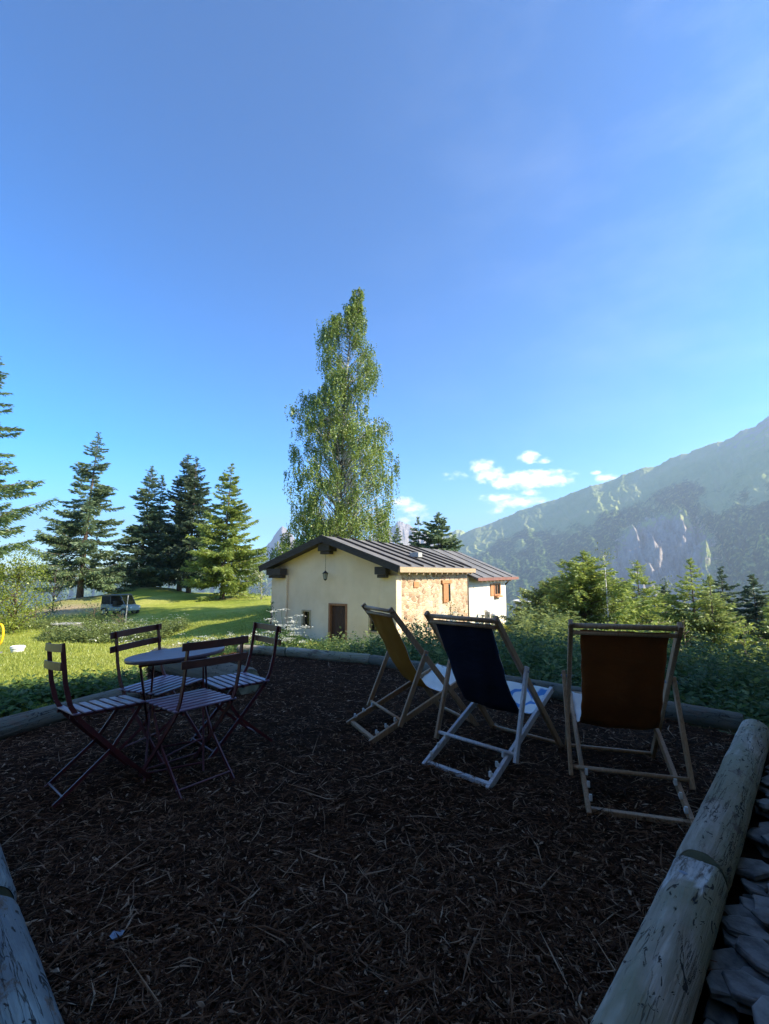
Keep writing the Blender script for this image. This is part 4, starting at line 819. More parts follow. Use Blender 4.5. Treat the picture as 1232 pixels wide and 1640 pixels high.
# ------------------------------------------------------------------ trees
def conifer(name, label, base, H, rad, m, seed, prof=None, droop=.25, dens=1., lean=(0, 0), top_extra=None, spray=(.3, .1), low=.06, fine=1., group=None, flat=.5, trunk_r=None, nb=(4, 7), tips=1.):
    global rng
    rng = np.random.default_rng(seed); base = Vector(base)
    t = thing(name, label, 'tree', base, 0, group)
    prof = prof or [(0, .55), (.12, .95), (.25, 1), (.5, .72), (.75, .4), (.9, .2), (1, .03)]
    px_, py_ = zip(*prof); P = []; D = []; Ls = []; Ws = []; wood = MB()
    tr = trunk_r or H*.016
    wood.tube([(lean[0]*k*k/36, lean[1]*k*k/36, H*k/6) for k in range(7)], [max(.015, tr*(1.25 if k == 0 else 1)*(1-k/6.15)) for k in range(7)], 8)
    z = H*low; step = H*.0145/dens
    while z < H*.995:
        f = z/H; n = rng.integers(nb[0], nb[1])
        for b in range(n):
            a = rng.uniform(0, 2*np.pi); L = rad*np.interp(f, px_, py_)*rng.uniform(.55, 1.18)*(1.25 if rng.random() < .08*tips else 1)
            if L < .05: continue
            dr = droop*(1-f*1.15)+rng.normal(0, .13); z0 = z+rng.uniform(-1.4, 1.4)*step
            if mnoise.noise(Vector((math.cos(a)*1.3+seed*3, math.sin(a)*1.3, z*.45))) < -.22: continue
            L *= 1+.35*mnoise.noise(Vector((math.cos(a)*.9, math.sin(a)*.9+seed, z*.6)))
            cx, cy = lean[0]*f*f, lean[1]*f*f
            ns = max(4, int(L/(.11/fine))); s = np.linspace(.12, 1, ns); r = L*s; zz = z0 - dr*r + .16*L*s**3 + (1-s)*0
            dirv = np.array([math.cos(a), math.sin(a)]); bx, by = cx+dirv[0]*r, cy+dirv[1]*r
            if L > .5: wood.tube([(cx, cy, z0), (bx[ns//2], by[ns//2], zz[ns//2]), (bx[-1], by[-1], zz[-1])], [max(.008, L*.012), max(.006, L*.007), .004], 4)
            k = rng.poisson(8*fine+1.0*flat, ns)+3; idx = np.repeat(np.arange(ns), k); nn = len(idx)
            side = rng.choice([-1, 1], nn); ang = a+side*rng.uniform(.25, 1.35, nn); hang = -rng.uniform(-.15, 1.15, nn)*(1.1-f*.8)
            wid = (1-s[idx]*.75)*L*.26*rng.random(nn)   # side twigs make the branch a flat fan
            pb = np.stack([bx[idx]+np.cos(ang)*wid, by[idx]+np.sin(ang)*wid, zz[idx]+hang*wid*.55+rng.normal(0, .02, nn)], -1)
            dd = np.stack([np.cos(ang), np.sin(ang), hang*.9+.12], -1)
            P.append(pb); D.append(dd); ll = spray[0]*rng.uniform(.5, 1.2, nn)*(1-.35*f)*min(1, .35+L/1.2); Ls.append(ll); Ws.append(ll*spray[1]/spray[0]*rng.uniform(.7, 1.3, nn))
        z += step*rng.uniform(.7, 1.3)
    # leader
    n = 60; zz = H*rng.uniform(.93, 1.0, n); a = rng.uniform(0, 6.28, n); P.append(np.stack([lean[0]+0*a, lean[1]+0*a, zz], -1)); D.append(np.stack([np.cos(a), np.sin(a), 1+0*a], -1)); Ls.append(np.full(n, spray[0]*.6)); Ws.append(np.full(n, spray[1]*.5))
    V, F = leaves(np.vstack(P), np.vstack(D), np.concatenate(Ls), np.concatenate(Ws))
    npmesh('crown', V, F, M[m], t); wood.build('trunk', M['bark'], t, smooth=True, recalc=False)
    return t
def place(px, pyb, Y, pyt, zb=None):
    """base point on the ground under a pixel column, and tree height reaching pixel row pyt"""
    b = at(px, pyb, Y); b.z = hz(b.x, b.y)-.05 if zb is None else zb
    return b, at(px, pyt, Y).z-b.z
GL = 'big conifers on the knoll beyond the lawn'
b, H = place(128, 955, 42, 695); conifer('spruce_tree', 'tall dark spruce with long lower branches and bare trunk foot, leftmost on the knoll', b, H, 3.75, 'spruce', 1, [(0, .45), (.1, .9), (.22, 1.05), (.38, .72), (.55, .58), (.75, .36), (.9, .17), (1, .02)], .22, 1, (.5, 0), spray=(.42, .12), low=.1, group=GL, tips=2.2, nb=(4, 6))
b, H = place(224, 940, 46, 747); conifer('spruce_tree', 'dark spruce second from the left on the knoll, its crown reaching the ground', b, H, 2.4, 'spruce', 2, [(0, .9), (.1, 1), (.3, .95), (.5, .7), (.7, .5), (.88, .25), (1, .03)], .25, 1, (.4, 0), spray=(.4, .12), low=.04, group=GL, tips=1.5)
b, H = place(246, 940, 47.5, 762); conifer('spruce_tree', 'slender spruce whose tip shows just right of the second spruce on the knoll', b, H, 1.6, 'spruce', 3, None, .25, 1, (.2, 0), spray=(.4, .12), low=.05, group=GL)
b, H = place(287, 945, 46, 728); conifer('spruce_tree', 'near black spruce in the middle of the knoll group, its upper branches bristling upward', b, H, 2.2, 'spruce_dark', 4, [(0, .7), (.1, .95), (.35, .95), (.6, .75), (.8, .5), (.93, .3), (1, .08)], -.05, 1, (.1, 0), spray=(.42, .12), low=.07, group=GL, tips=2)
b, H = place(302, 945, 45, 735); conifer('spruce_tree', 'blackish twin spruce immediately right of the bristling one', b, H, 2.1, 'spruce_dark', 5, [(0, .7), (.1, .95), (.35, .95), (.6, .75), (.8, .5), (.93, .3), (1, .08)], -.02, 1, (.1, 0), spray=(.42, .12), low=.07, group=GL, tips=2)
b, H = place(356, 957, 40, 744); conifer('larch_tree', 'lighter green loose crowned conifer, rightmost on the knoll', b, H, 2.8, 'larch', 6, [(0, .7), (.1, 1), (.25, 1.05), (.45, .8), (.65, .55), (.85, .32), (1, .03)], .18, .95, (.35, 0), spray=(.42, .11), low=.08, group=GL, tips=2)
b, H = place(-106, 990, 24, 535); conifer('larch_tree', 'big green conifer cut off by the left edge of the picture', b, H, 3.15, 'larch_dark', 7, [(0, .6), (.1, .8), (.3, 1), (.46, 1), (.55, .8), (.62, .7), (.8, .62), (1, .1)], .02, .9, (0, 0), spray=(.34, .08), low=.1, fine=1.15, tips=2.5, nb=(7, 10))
GB = 'small conifers rising behind the house roofs'
b, H = place(637, 950, 50, 847); conifer('spruce_tree', 'little spruce tip nearest the birch behind the house roof', b, H, 2.6, 'spruce', 8, None, .2, .8, spray=(.5, .18), low=.3, group=GB)
b, H = place(671, 950, 46, 829); conifer('spruce_tree', 'thin open spruce between the little tip and the bushier conifer behind the roof', b, H, 2.5, 'spruce', 9, None, .1, .7, spray=(.5, .15), low=.3, group=GB, nb=(3, 5), tips=2)
b, H = place(704, 950, 46, 822); conifer('spruce_tree', 'bushiest green conifer behind the roof, just left of the mountain slope', b, H, 3.2, 'spruce', 10, [(0, 1), (.5, 1), (.7, .75), (.9, .3), (1, .05)], .1, 1, spray=(.5, .18), low=.3, group=GB)
GR = 'trees on the slope below the terrace'
for i, (px, Y, pt, rad, m, nm, lb, sd, kw) in enumerate([
    (940, 20, 884, 1.75, 'larch', 'larch_tree', 'feathery young larch, tallest left of the rust deck chair', 11, dict(droop=-.05)),
    (893, 24, 925, 1.5, 'young_larch', 'larch_tree', 'small pale larch at the left end of the slope trees, beside the bare bank', 12, dict(droop=0)),
    (1027, 27, 899, 2.1, 'larch', 'larch_tree', 'full cone shaped larch rising behind the right corner of the rust deck chair', 13, dict(droop=.05)),
    (1114, 23, 896, 1.75, 'larch', 'larch_tree', 'tall dense larch right of the rust deck chair', 14, dict(droop=.05)),
    (1143, 21.5, 922, 1.4, 'young_larch', 'larch_tree', 'lighter larch overlapping the right side of the tall dense larch', 15, dict(droop=.05)),
    (1163, 31, 910, 1.9, 'spruce_dark', 'spruce_tree', 'dark drooping spruce with sparse top between the larches and the last spruce', 16, dict(droop=.3, tips=3, nb=(3, 5))),
    (1213, 28, 922, 1.8, 'spruce_dark', 'spruce_tree', 'dark pointed spruce nearest the right edge of the picture', 17, dict(droop=.25)),
    (1250, 25, 945, 1.6, 'larch', 'larch_tree', 'larch half cut off by the right edge', 18, dict(droop=.1)),
    (985, 32, 925, 1.8, 'spruce', 'spruce_tree', 'darker conifer filling the gap between the feathery and the cone shaped larches', 19, dict(droop=.2)),
    (1068, 30, 940, 2.0, 'spruce_dark', 'spruce_tree', 'low dark conifer between the cone shaped and the tall dense larches', 20, dict(droop=.2))]):
    b, H = place(px, 1000, Y, pt); conifer(nm, lb, b, H, rad*1.22, m, sd, [(0, .95), (.2, 1.05), (.45, .95), (.65, .72), (.85, .38), (1, .04)], spray=(.26, .07) if m != 'spruce_dark' else (.36, .12), low=.12, group=GR, fine=1.1, dens=1.05, **kw)

def broadleaf(name, label, base, H, clumps, m, seed, leaf=.12, per=60, cat='tree', bark='bark', trunk=None, tr=.1, stretch=1.4, group=None, limbs=True, hang=.5, strands=0):
    """clumps: (x, y, z, r) in metres from the base"""
    global rng
    rng = np.random.default_rng(seed); t = thing(name, label, cat, base, 0, group)
    trunk = trunk or [(0, 0, 0), (0, 0, H*.5), (0, 0, H*.95)]
    w = MB(); w.tube(trunk, [tr*(1-.9*i/(len(trunk)-1)) for i in range(len(trunk))], 9)
    tz = [p[2] for p in trunk]; Ps = []; Ds = []; Ls = []
    for (x, y, z, r) in clumps:
        n = max(6, int(per*(r/.6)**2*rng.uniform(.6, 1.3))); u = rng.normal(size=(n, 3))*.5; u[:, 2] *= stretch
        p = np.array([x, y, z])+u*r; Ps.append(p); d = rdir(n); d[:, 2] -= hang; Ds.append(d); Ls.append(leaf*rng.uniform(.6, 1.3, n))
        if strands:   # hanging twigs with leaves strung along them
            k = max(3, int(strands*(r/.4)*rng.uniform(.6, 1.3))); q = 16; st0 = np.array([x, y, z+r*.4])+rng.normal(size=(k, 3))*[.42*r, .42*r, .3*r]; ln = rng.uniform(.5, 1.25, k)*min(1, r/.35)*.95
            tt = np.linspace(0, 1, q); dr = rng.normal(0, .16, (k, 2)); pp = np.stack([st0[:, None, 0]+dr[:, None, 0]*ln[:, None]*tt**.6, st0[:, None, 1]+dr[:, None, 1]*ln[:, None]*tt**.6, st0[:, None, 2]-ln[:, None]*tt], -1).reshape(-1, 3)+rng.normal(0, .03, (k*q, 3))
            d = rdir(k*q); d[:, 2] -= 1.0; Ps[-1] = pp; Ds[-1] = d; Ls[-1] = leaf*rng.uniform(.65, 1.25, k*q)
        if limbs:
            hd = math.hypot(x, y); z0 = max(0.1, z-hd*rng.uniform(.5, 1.1)); tx = np.interp(z0, tz, [p[0] for p in trunk]); ty = np.interp(z0, tz, [p[1] for p in trunk])
            rr = max(.008, .012*r+.006*hd); w.tube([(tx, ty, z0), ((tx+x)/2, (ty+y)/2, (z0+z)/2+.12*hd), (x, y, z)], [rr*1.8, rr, .004], 4)
    P, D, L = np.vstack(Ps), np.vstack(Ds), np.concatenate(Ls); ok = P[:, 2] > .02; P, D, L = P[ok], D[ok], L[ok]
    V, F = leaves(P, D, L, L*.62); npmesh('crown' if cat == 'tree' else 'foliage', V, F, M[m], t)
    w.build('trunk' if cat == 'tree' else 'stem', M[bark], t, smooth=True, recalc=False); return t
def big_birch():
    Y = 27.7; base = at(537, 1000, Y); base.z = hz(base.x, base.y)-.1; r = random.Random(3); S = Y/730
    prof = [(458,567,581),(470,562,584),(485,560,582),(497,548,582),(508,530,584),(530,510,584),(548,508,592),(565,514,596),(580,508,606),(600,506,608),(622,508,608),(638,470,610),(652,461,610),(668,474,612),(684,474,624),(705,460,626),(722,460,640),(740,466,641),(757,458,641),(775,460,632),(800,456,628),(825,468,626),(850,455,628),(868,440,630),(885,432,625),(905,440,610),(930,450,600),(960,470,580)]
    ys, ls, rs_ = zip(*prof); cl = []; tries = 0
    while len(cl) < 1050 and tries < 20000:
        tries += 1; y = 458+(r.random()**.72)*480; l, rr_ = np.interp(y, ys, ls), np.interp(y, ys, rs_); half = (rr_-l)/2; x = (l+rr_)/2+max(half-3, 3)*r.uniform(-1, 1)
        dep = r.uniform(-1, 1)*half*.85; c = (l+rr_)/2
        if ((x-c)/half)**2*.55+(dep/max(half*.85, 1))**2 > 1: continue
        p = at(x, y, Y+dep*S)-base
        if mnoise.noise(Vector((p.x*.62, p.y*.62, p.z*.42))) < -.2+.12*r.random() and y > 520: continue
        cl.append((p.x, p.y, p.z, min(r.uniform(.22, .46), max(.14, half*S*.42))))
    def tp(x, y): p = at(x, y, Y)-base; return (p.x, p.y, p.z)
    trunk = [(0, 0, 0), tp(538, 860), tp(542, 780), tp(547, 700), tp(553, 620), tp(561, 540), tp(571, 475)]
    H = trunk[-1][2]
    broadleaf('birch_tree', 'very tall leafy birch towering over the house roof', base, H, cl, 'birch', 31, leaf=.12, per=250, bark='birch_bark', trunk=trunk, tr=.2, stretch=1.9, hang=1.1, strands=9)
big_birch()
def blobs(n, rx, ry, z0, z1, rr, seed, cone=0.):
    r = random.Random(seed); o = []
    for _ in range(n):
        z = r.uniform(z0, z1); k = 1-cone*(z-z0)/(z1-z0); a = r.uniform(0, 6.28); q = math.sqrt(r.random())*k
        e = math.sqrt(max(.05, 1-((z-(z0+z1)/2)/((z1-z0)/2))**2)) if not cone else 1
        o.append((rx*q*e*math.cos(a), ry*q*e*math.sin(a), z, rr*r.uniform(.6, 1.3)))
    return o
def bush(name, label, px, Y, pt, wpx, m, seed, n=40, leaf=.1, per=55, cat='shrub', group=None, bark='bark', cone=0., low=.1, rr=None):
    b, H = place(px, 1000, Y, pt); hw = wpx/2*Y/730
    return broadleaf(name, label, b, H, blobs(n, hw*.85, hw*.85, H*low, H*.97, rr or hw*.3, seed, cone), m, seed, leaf, per, cat, bark, tr=.05, group=group)
bush('leafy_bush', 'bright yellow green leafy bush at the left edge under the big conifer', 22, 25, 893, 110, 'bright', 41, 70, .11, 90)
bush('leafy_bush', 'second bright green bush at the far left edge, half out of the picture', -30, 23, 905, 90, 'bright', 42, 50, .11, 90)
bush('loose_bush', 'loose grey green bush between the bright bush and the leftmost spruce', 82, 36, 905, 70, 'bush', 43, 34, .13, 32)
bush('low_bush', 'low bushes under the leftmost spruce, before the blue valley', 55, 32, 950, 70, 'weeds', 44, 26, .1, 60)
bush('loose_bush', 'open pale stemmed bush between the rightmost knoll conifer and the house', 417, 38, 903, 56, 'bush', 45, 36, .13, 40, bark='birch_bark')
bush('loose_bush', 'thin bush showing behind the rightmost knoll conifer', 392, 44, 912, 44, 'young_larch', 46, 24, .14, 40)
bush('loose_bush', 'dark bush behind the spruces between the leftmost and second knoll spruce', 196, 50, 905, 60, 'bush', 47, 28, .16, 40)
bush('flowering_bush', 'sunlit bush with white flowers in front of the stone side wall', 722, 13, 967, 52, 'bush', 57, 34, .06, 60, rr=.22)
bush('leafy_bush', 'small green bush left of the flowering one, before the stone wall corner', 668, 12.5, 990, 46, 'weeds', 58, 24, .06, 60, rr=.2)
bush('leafy_bush', 'pale bush at the foot of the white house wall', 790, 16, 985, 60, 'bush', 59, 30, .07, 60, rr=.25)
bush('small_shrub', 'little shrub at the left wall of the house by its shadow', 434, 20.5, 962, 22, 'weeds', 48, 16, .08, 40)
bush('weedy_bush', 'pale weedy bush half hiding the wheels of the utility vehicle', 196, 29, 979, 76, 'bush', 60, 30, .08, 60, rr=.3)
bush('small_bush', 'small reddish green bush left of the parked utility vehicle', 150, 31, 965, 46, 'bush', 49, 26, .1, 60)
bush('slender_birch', 'slender pale young birch in front of the feathery larch', 975, 18.5, 878, 52, 'young_larch', 50, 60, .07, 60, cat='tree', bark='birch_bark', cone=.75, group=GR, rr=.26)
bush('round_tree', 'pale rounded tree top between the cone shaped and tall dense larches', 1073, 34, 922, 50, 'bush', 51, 40, .12, 60, cat='tree', group=GR)
bush('leafy_bush', 'sunlit yellow green bush below the last dark spruces at the right', 1190, 17, 1003, 110, 'bright', 52, 50, .08, 60, group=GR)
bush('leafy_bush', 'sunlit leafy bush right of the rust deck chair top bar', 1095, 16, 985, 90, 'young_larch', 53, 50, .08, 60, group=GR)
bush('leafy_bush', 'pale bush at the bank where the slope trees begin', 868, 23, 962, 40, 'bright', 54, 26, .08, 55, group=GR)
bush('leafy_bush', 'low sunlit bush hidden behind the rust deck chair', 985, 16, 990, 110, 'bush', 55, 50, .08, 60, group=GR)
bush('leafy_bush', 'bush at the right edge above the undergrowth', 1240, 15, 990, 80, 'bush', 56, 40, .08, 60, group=GR)

# ------------------------------------------------------------------ undergrowth, weeds, grass
def plants(name, label, pts, hr, m, seed, leaf=.07, pairs=9, droop=.3, umb=None, spread=.09):
    global rng
    rng = np.random.default_rng(seed); x, y = pts[:, 0], pts[:, 1]; n = len(x); h = hr(x, y)*rng.uniform(.55, 1.15, n); z = height(x, y)-.03
    lean = rng.normal(0, .12, (n, 2)); P = []; D = []; L = []; W = []; Nn = []
    for k in range(pairs):
        f = (k+.7)/pairs
        for s in (0, 1):
            a = rng.uniform(0, 6.28, n); rad = spread*(1.15-f)*rng.uniform(.2, 1.2, n)
            P.append(np.stack([x+lean[:, 0]*h*f+np.cos(a)*rad, y+lean[:, 1]*h*f+np.sin(a)*rad, z+h*f*rng.uniform(.92, 1.06, n)], -1)); D.append(np.stack([np.cos(a), np.sin(a), rng.normal(-droop+.5*f, .35, n)], -1))
            l = leaf*(1.25-.6*f)*rng.uniform(.6, 1.4, n); L.append(l); W.append(l*.55); Nn.append(np.stack([rng.normal(0, .4, n), rng.normal(0, .4, n), np.ones(n)], -1))
    # stems
    P.append(np.stack([x, y, z], -1)); D.append(np.stack([lean[:, 0], lean[:, 1], np.ones(n)], -1)); L.append(h); W.append(np.full(n, .008)); Nn.append(rdir(n))
    V, F = leaves(np.vstack(P), np.vstack(D), np.concatenate(L), np.concatenate(W), np.vstack(Nn))
    o = npmesh(name, V, F, M[m]); tag(o, label, 'undergrowth', kind='stuff')
def scatter(n, seed, fn, box):
    r = np.random.default_rng(seed); x = r.uniform(box[0], box[1], n); y = r.uniform(box[2], box[3], n); k = fn(x, y); k = k & ~inpoly(x, y, TERR2); return np.stack([x[k], y[k]], -1)
TERR2 = [(.05,.2),(3.2,3.72),(2.5,4.42),(1.9,4.95),(.1,6.56),(-.83,7.08),(-1.5,7.38),(-2.4,7.7),(-3.3,6.4),(-2.55,5.0),(-3.1,3.3)]
backline = lambda x: np.interp(x, [-2.3, -.9, .05, 1.8, 3.1, 9], [7.6, 7.05, 6.5, 4.9, 3.9, 3.2])
def hh(x, y):   # undergrowth rises away from the log so that its top screens the slope
    g = height(x, y, False); want = np.interp(x/np.maximum(y, .1), [-.25, -.12, 0, .15, .3, .5, .84, 1], [.05, .12, .28, .40, .33, .28, .3, .3])
    top = HC-(np.interp(x/np.maximum(y, .1), [-.25, -.15, 0, .1, .2, .3, .5, .7, 1.], [118, 108, 96, 80, 82, 90, 100, 112, 122]))*y/730
    return np.clip((top-g)*np.clip((y-backline(x))/2.2, .15, 1), .12, 2.6)
plants('undergrowth', 'dense dark green nettles and weeds behind the back log', scatter(9000, 61, lambda x, y: (y > backline(x)+.12) & (y < backline(x)+6.5) & (x > -1.6-.0*y) & (x < .95*y+.4), (-1.7, 12, 3, 14)), hh, 'weeds', 62, .085, 13, spread=.14)
plants('tall_weeds', 'taller scattered weeds and grasses standing out of the undergrowth', scatter(900, 161, lambda x, y: (y > backline(x)+.8) & (y < backline(x)+6) & (x < .95*y+.4), (-1.7, 12, 3, 14)), lambda x, y: hh(x, y)*1.22, 'bush', 162, .12, 11, droop=.1, spread=.16)
plants('low_ground_plants', 'low weeds at the foot of the back log', scatter(3000, 63, lambda x, y: (y > backline(x)+.02) & (y < backline(x)+1.2) & (x < .95*y+.4), (-2.4, 8, 3, 9)), lambda x, y: .16+0*x, 'fern', 64, .07, 6, spread=.08)
plants('weeds_by_house', 'tall flowering weeds between the terrace gap and the house wall', scatter(2600, 65, lambda x, y: (np.abs(x+3.6+.0*y) < 2.6) & (y > 8.6-.25*(x+2)) & (y < 12.5) & (x > -.42*y), (-6.5, -1.2, 7.5, 13)), lambda x, y: .62+0*x, 'fern', 66, .075, 9, spread=.12)
plants('weeds_on_lawn', 'sunlit tangle of pale weeds in front of the utility vehicle', scatter(6500, 67, lambda x, y: ((x+13.6)/3.2)**2+((y-24.)/3.4)**2 < 1, (-18, -7, 16, 29)), lambda x, y: .25+.6*np.clip(fbm(x*.7, y*.7, 0, 3, 44)+.45, 0, 1), 'bush', 68, .13, 9, spread=.2)
def flowers(label, pts, hz0, hz1, seed, size=.05):
    global rng
    rng = np.random.default_rng(seed); n = len(pts); z = height(pts[:, 0], pts[:, 1])+rng.uniform(hz0, hz1, n); c = np.repeat(np.stack([pts[:, 0], pts[:, 1], z], -1), 9, 0)+rng.normal(0, size, (n*9, 3))*[1, 1, .25]
    V, F = leaves(c, rdir(n*9)*[1, 1, .3], size*.8, size*.7, np.tile([0, 0, 1.], (n*9, 1))); tag(npmesh('white_wildflowers', V, F, M['umbel']), label, 'wildflowers', kind='stuff')
flowers('tiny white flower heads sprinkled over the sunlit weeds', scatter(1500, 79, lambda x, y: (((x+13.6)/3.3)**2+((y-24.)/3.5)**2 < 1) | (((x+4.2)/2.6)**2+((y-11)/1.8)**2 < 1), (-18, -1.5, 8, 29)), .3, .75, 80)
plants('ferns_left', 'dark green plants at the left edge of the terrace', scatter(1500, 69, lambda x, y: ((x+4.5)/1.0)**2+((y-4.7)/1.2)**2 < 1, (-6.2, -2.8, 2.6, 7)), lambda x, y: .2+0*x, 'fern', 70, .1, 9, spread=.14)
plants('weeds_by_chairs', 'leafy weeds behind the folding chairs outside the left log', scatter(1300, 71, lambda x, y: ((x+3.7)/.95)**2+((y-6.2)/1.0)**2 < 1, (-6, -2.5, 5, 8.6)), lambda x, y: .24+0*x, 'fern', 72, .09, 9, spread=.12)
plants('weeds_far_left', 'weeds along the foot of the bushes at the left', scatter(1400, 73, lambda x, y: (y > 27) & (y < 31) & (x < -18), (-30, -16, 27, 31)), lambda x, y: .5+0*x, 'bush', 74, .14, 8, spread=.2)
plants('slope_scrub', 'sunlit scrub covering the slope below the terrace', scatter(5200, 75, lambda x, y: (x > .28*y) & (x < .95*y), (4, 30, 11.5, 30)), lambda x, y: 1.3+0*x, 'bush', 76, .2, 10, spread=.35)
plants('bank_grass', 'dry grass on the bank at the far corner of the white house', scatter(1200, 77, lambda x, y: ((x-9.2)/2.6)**2+((y-27.5)/2.5)**2 < 1, (6, 12, 24, 31)), lambda x, y: .35+0*x, 'grass', 78, .15, 6, spread=.12)
def cow_parsley(label, px, py, Y, h, seed, group='white flowering umbel plants by the house'):
    global rng
    rng = np.random.default_rng(seed); b = at(px, py, Y); b.z = hz(b.x, b.y)-.02; t = thing('cow_parsley', label, 'wildflower', b, 0, group)
    st = MB(); fp = []; lf = []
    for k in range(9):
        a = rng.uniform(0, 6.28); r_ = rng.uniform(.05, .38)*h; z = h*rng.uniform(.6, 1.05); tip = np.array([r_*math.cos(a), r_*math.sin(a), z]); st.tube([(0, 0, h*.1), (tip[0]*.45, tip[1]*.45, z*.6), tuple(tip)], [.008, .005, .003], 5)
        for _ in range(42):
            c = tip+np.array([*(rng.normal(0, .055, 2)), rng.normal(0, .008)]); fp.append(c)
        Pq = np.array(fp); fp = []; Vq, Fq = leaves(Pq, rdir(len(Pq))*np.array([1, 1, .2]), .035, .03, np.tile([0, 0, 1.], (len(Pq), 1))); npmesh('flower_head', Vq, Fq, M['umbel'], t)
    for _ in range(190): a = rng.uniform(0, 6.28); rr = rng.uniform(0, .26)*h; lf.append((rr*math.cos(a), rr*math.sin(a), h*rng.uniform(.08, .7)))
    st.build('stem', M['fern'], t, recalc=False);     P = np.array(lf); V, F = leaves(P, rdir(len(P)), .1, .04); npmesh('leaves', V, F, M['fern'], t)
for i, (px, Y, h, lb) in enumerate([(458, 9.2, 1.15, 'tallest white flowering umbel plant standing against the left pilaster of the house'), (447, 10.2, 1.0, 'white umbel plant just left of the tallest one at the house corner'), (472, 8.6, .8, 'shorter umbel plant right of the tallest one'), (430, 9.5, .75, 'umbel plant behind the right-hand folding chair'), (405, 10.5, .7, 'umbel plant left of the right-hand folding chair back'), (380, 11, .7, 'umbel plant above the front chair back'), (350, 11.5, .65, 'umbel plant left of centre in the flowering strip'), (322, 12, .65, 'umbel plant at the left end of the flowering strip'), (720, 11.5, 1.25, 'white flowering plant in front of the stone side wall'), (705, 10.5, 1.1, 'white flowering plant beside the navy deck chair, before the stone wall')]):
    cow_parsley(lb, px, 1020, Y, h, 300+i)
def grass():
    global rng
    rng = np.random.default_rng(90); n = 150000
    y = rng.uniform(4, 30, n)**1.0; k = rng.uniform(-.95, -.05, n); x = k*y; x = np.where(y > 16, x, x)
    ok = ~inpoly(x, y, TERR2) & (x < -1.9) & (rng.random(n) < np.clip(9/y, .25, 1))
    # none on the worn path
    pth = np.exp(-(((x+4.2)*math.cos(R(120))+(y-8.6)*math.sin(R(120)))/2.6)**2-((-(x+4.2)*math.sin(R(120))+(y-8.6)*math.cos(R(120)))/.9)**2)
    ok &= rng.random(n) > pth*1.1
    x, y = x[ok], y[ok]; z = height(x, y)-.01; m = len(x); l = rng.uniform(.03, .085, m)*np.clip(y/9, .8, 1.7); D = np.stack([rng.normal(0, .4, m), rng.normal(0, .4, m), np.ones(m)], -1)
    V, F = leaves(np.stack([x, y, z], -1), D, l, l*.13+.003); tag(npmesh('grass', V, F, M['grass']), 'short sunlit grass on the lawn', 'grass', kind='stuff')
grass()

# ------------------------------------------------------------------ things on the lawn
def utility_vehicle():
    b = at(192, 985, 33); b.z = hz(b.x, b.y); t = thing('utility_vehicle', 'small open utility vehicle with grey canvas roof parked among the weeds', 'vehicle', b, R(-12)); t.scale = (.8, .8, .78)
    q = MB(); q.prism([(-1.45, .45), (1.5, .45), (1.52, .85), (.75, 1.02), (.6, .78), (-.4, .78), (-.42, 1.0), (-1.45, 1.0)], -.68, .68); q.build('body', M['van_body'], t, bevel=.05)
    q = MB(); q.prism([(-1.4, 1.72), (.45, 1.80), (.55, 1.84), (.4, 1.9), (-1.35, 1.84)], -.7, .7); q.build('canopy_roof', M['tarp'], t, bevel=.03)
    q = MB(); q.box(-1.4, -.55, -.67, .67, 1.002, 1.7); q.build('canvas_side', M['rubber'], t, bevel=.02)
    for s in (-1, 1):
        q = MB(); q.bar((.52, s*.64, 1.8), (1.0, s*.64, .98), .05, .05); q.bar((-.5, s*.64, 1.74), (-.5, s*.64, .98), .05, .05); q.build('roof_post', M['tarp'], t)
    q = MB(); q.prism([(.56, 1.78), (1.0, 1.0), (1.02, 1.01), (.58, 1.79)], -.6, .6); q.build('windshield', M['glass'], t)
    q = MB(); q.box(-.35, .1, -.55, .55, .9, 1.3); q.build('seat', M['black'], t, bevel=.04)
    for x in (-1.0, 1.0):
        for s in (-1, 1):
            w = MB(); a = [(.34, -.11), (.36, -.08), (.36, .08), (.34, .11)]; w.lathe(a, 20); o = w.build('wheel', M['rubber'], t); o.rotation_euler = (R(90), 0, 0); o.location = (x, s*.66, .36)
            w = MB(); w.lathe([(.19, -.115), (.19, .115)], 14); w.build('rim', M['van_body'], o)
    for s in (-1, 1): q = MB(); q.box(1.5, 1.54, s*.5-.09, s*.5+.09, .68, .8); q.build('headlight', M['white'], t)
utility_vehicle()
b = at(202, 985, 29); b.z = hz(b.x, b.y); q = MB(); q.tube([(0, 0, -.1), (.02, 0, 1.0), (.05, 0, 1.75)], [.04, .035, .03], 8); o = q.build('wooden_stake', M['board'], bevel=0); o.location = b; tag(o, 'upright weathered wooden stake in front of the utility vehicle', 'stake')
b = at(109, 992, 27); b.z = hz(b.x, b.y); t = thing('board_platform', 'low pale board platform on blocks left of the weeds', 'platform', b, R(-8))
q = MB()
for k in range(5): q.box(-.62, .62, -.5+k*.2, -.31+k*.2, .34, .38)
q.build('boards', M['board'], t)
for x in (-.5, .5): q = MB(); q.box(x-.08, x+.08, -.42, .42, 0, .338); q.build('block', M['stone'], t)
b = at(28, 1043, 16.2); b.z = hz(b.x, b.y); t = thing('white_tub', 'round white tub standing on the sunny lawn', 'tub', b)
q = MB(); q.lathe([(.13, .0), (.17, .04), (.2, .2), (.215, .27), (.19, .275), (.17, .22)], 24); q.build('bowl', M['white'], t, smooth=False)
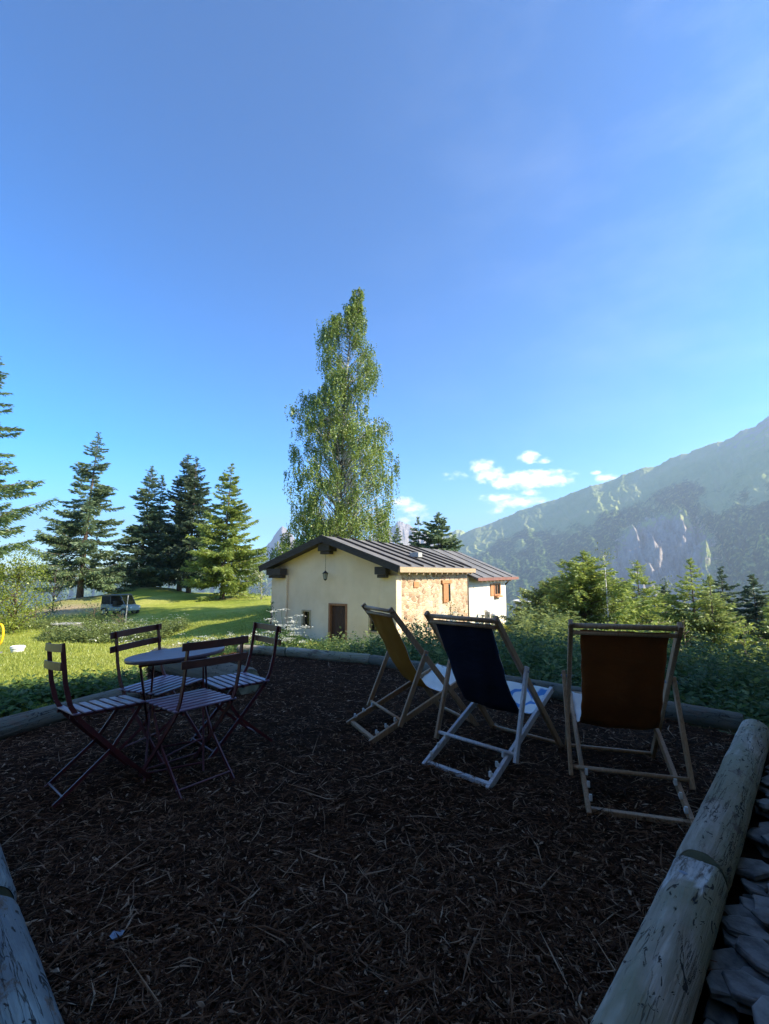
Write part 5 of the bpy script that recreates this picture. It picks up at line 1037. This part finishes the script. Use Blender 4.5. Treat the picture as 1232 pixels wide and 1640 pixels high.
q = MB(); q.lathe([(.212, .2), (.225, .21), (.222, .235), (.21, .24)], 24); q.build('rim', M['metalwhite'], t)
b = at(1, 1015, 19.5); b.z = hz(b.x, b.y); q = MB(); q.tube([(.16*math.cos(a)*1.0-.05, 0, .42+.42*math.sin(a)) for a in np.linspace(-1.9, 1.9, 18)], .045, 8); o = q.build('yellow_hoop', M['yellow'], smooth=True); o.location = b; tag(o, 'bright yellow plastic hoop at the left edge of the lawn', 'hoop')
b = at(0, 1046, 15.5); b.z = hz(b.x, b.y); st_ = stone(b+Vector((0, 0, .05)), .13, .12, (0, 0), 77, 'small pale stone on the lawn below the white tub', M['stone_pale'], None)
for i, (px, py, Y, s, lb) in enumerate([(24, 986, 30, .4, 'pale boulder left of the others at the foot of the bright bush'), (42, 988, 29.5, .3, 'small grey boulder right of the pale one at the lawn edge'), (62, 987, 30, .35, 'flat brownish boulder at the lawn edge left of the board platform'), (176, 1072, 9.3, .0, '')]):
    if s: b = at(px, py, Y); b.z = hz(b.x, b.y)+.1; o = stone(b, s, s*.8, (.1, .1), 80+i, lb, M['stone_pale'], None); o.name = 'boulder'
# grey scrap and pale litter among the mulch
b = onz(188, 1497, .012); o = stone(b, .028, .012, (0, 0), 95, 'small blue grey stone lying on the dark mulch', M['steel'], None); o.name = 'pebble'

# ------------------------------------------------------------------ haze
hm = bpy.data.materials.new('haze'); hm.use_nodes = True; N = hm.node_tree.nodes; L = hm.node_tree.links
for n in list(N):
    if n.type != 'OUTPUT_MATERIAL': N.remove(n)
pv = N.new('ShaderNodeVolumePrincipled'); pv.inputs['Color'].default_value = (.62, .8, 1, 1); pv.inputs['Density'].default_value = 1.8e-4; pv.inputs['Anisotropy'].default_value = .25
L.new(pv.outputs[0], [n for n in N if n.type == 'OUTPUT_MATERIAL'][0].inputs['Volume'])
q = MB(); q.box(-9500, 9500, -9500, 9500, -480, 1080); o = q.build('haze', hm); tag(o, kind='stuff', label='thin blue mountain haze filling the valley air', cat='haze')
